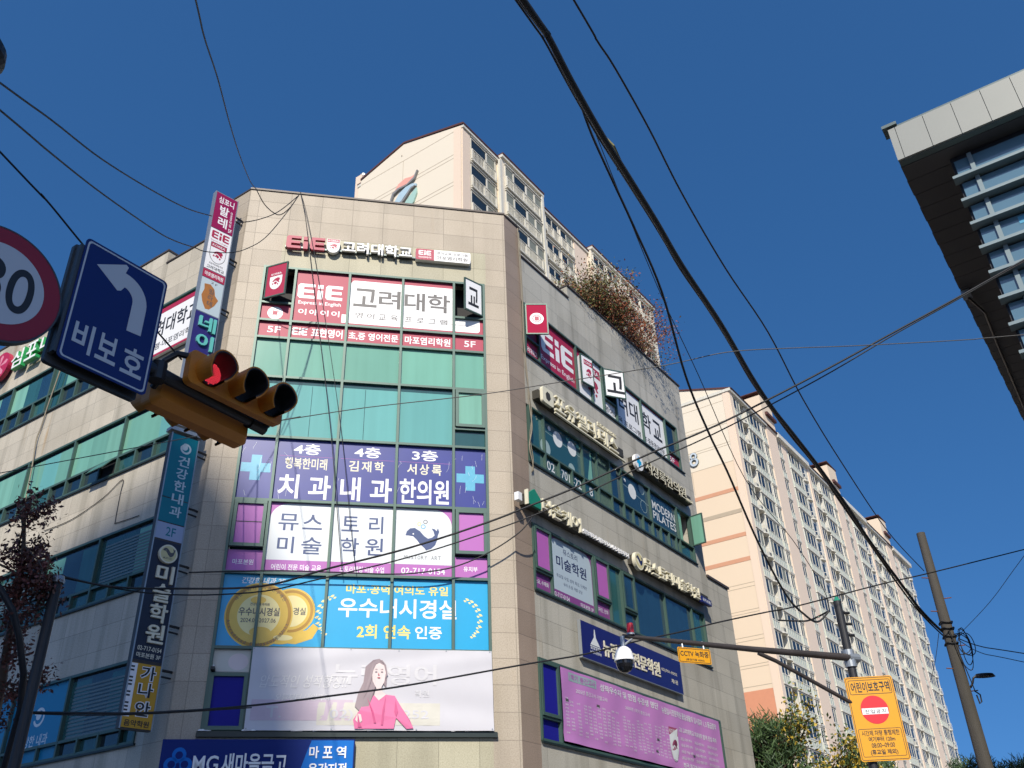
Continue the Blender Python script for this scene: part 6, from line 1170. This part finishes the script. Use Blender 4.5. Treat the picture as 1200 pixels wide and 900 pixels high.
ob('crown', mb, ['leaf_dark', 'leaf_maroon'], t, WORLD)
# trees at the far end of the street
def pine(label, base, h, rad, nb, mats_, group='evergreens at the far street end', low=.35):
    t = thing('pine_tree', label, 'tree', base, group); F_ = Matrix.Translation(base); mb = MB(); mb.tube([(0, 0, 0), (.1, 0, h * .5), (0, .1, h * .97)], .16, 8, 0, .03); cl = []
    for k in range(nb):
        f = low + (1 - low) * (k + rng.random()) / nb; a = rng.uniform(0, 6.28); L = rad * (1.05 - .75 * ((f - low) / (1 - low)) ** 1.3) * rng.uniform(.6, 1.1); p = Vector((0, 0, h * f)); d = Vector((math.cos(a), math.sin(a), rng.uniform(.15, .6))).normalized(); q = p + d * L
        mb.tube([p, p + d * L * .5 + Vector((0, 0, -.05)), q], .035, 5, 0, .01, False)
        for s_ in (.45, .65, .82, 1.0): cl.append(p + d * L * s_)
    ob('trunk', mb, 'bark', t, F_); mb = MB()
    for c in cl:
        m = rng.choice((0, 0, 1)); c = c + Vector((rng.gauss(0, .12), rng.gauss(0, .12), rng.gauss(0, .1)))
        for k in range(20):                       # upright needle tufts
            d = Vector((rng.gauss(0, .6), rng.gauss(0, .6), rng.uniform(.2, 1.2))).normalized(); s_ = rng.uniform(.16, .34); b_ = d.cross(Vector((rng.gauss(0, 1), rng.gauss(0, 1), .2))).normalized() * .018; o_ = c + Vector((rng.gauss(0, .14), rng.gauss(0, .14), rng.gauss(0, .12)))
            mb.add([tuple(o_ - b_), tuple(o_ + b_), tuple(o_ + d * s_ + b_ * .4), tuple(o_ + d * s_ - b_ * .4)], [(0, 1, 2, 3)], m)
    ob('crown', mb, mats_, t, F_); return t
def broad(label, base, h, rad, n, size, mats_, name='broadleaf_tree', group=None, zc=.68):
    t = thing(name, label, 'tree', base, group); F_ = Matrix.Translation(base); mb = MB(); tips = []
    mb.tube([(0, 0, 0), (.05, 0, h * .45)], .14, 8, 0, .09)
    for k in range(6): branchy(mb, Vector((.05, 0, h * (.3 + .05 * k))), Vector((rng.gauss(0, .4), rng.gauss(0, .4), 1)).normalized(), h * .22, .06, 3, tips, .5, 4)
    ob('trunk', mb, 'bark', t, F_); mb = MB(); tp = [p for p, dp in tips]
    for k in range(n):
        c = rng.choice(tp); j = rng.choices(range(len(mats_)), [3, 2, 1][:len(mats_)])[0]; mb.leaf((c.x + rng.gauss(0, rad * .16), c.y + rng.gauss(0, rad * .16), c.z + rng.gauss(0, rad * .14)), size * rng.uniform(.6, 1.4), j)
    ob('crown', mb, mats_, t, F_); return t
pine('dark green pine with upright shoots beside the grey stone wall', (8.7, 34.8, 0), 7.8, 2.4, 110, ['pine', 'pine_dark'], None)
broad('slender ginkgo with yellow leaves between the pine and the green trees', (10.0, 35.6, 0), 8.2, 1.1, 8000, .075, ['ginkgo', 'leaf_green', 'pine'], 'ginkgo_tree')
broad('mixed green and orange tree under the yellow ginkgo', (11.2, 36.4, 0), 6.4, 2.2, 11000, .085, ['leaf_green', 'pine', 'leaf_orange'])
pine('low rounded pine left of the yellow school zone sign', (12.7, 37.4, 0), 6.9, 2.2, 90, ['pine', 'leaf_green'], None)
pine('dark pine crown just left of the utility pole foot', (18.2, 40.5, 0), 7.0, 2.2, 90, ['pine_dark', 'pine'], None)
pine('dark pine crown passing behind the utility pole foot', (20.6, 41.6, 0), 7.1, 2.2, 90, ['pine', 'pine_dark'], None)

bpy.data.objects.remove(_to); bpy.data.scenes.remove(_ts)
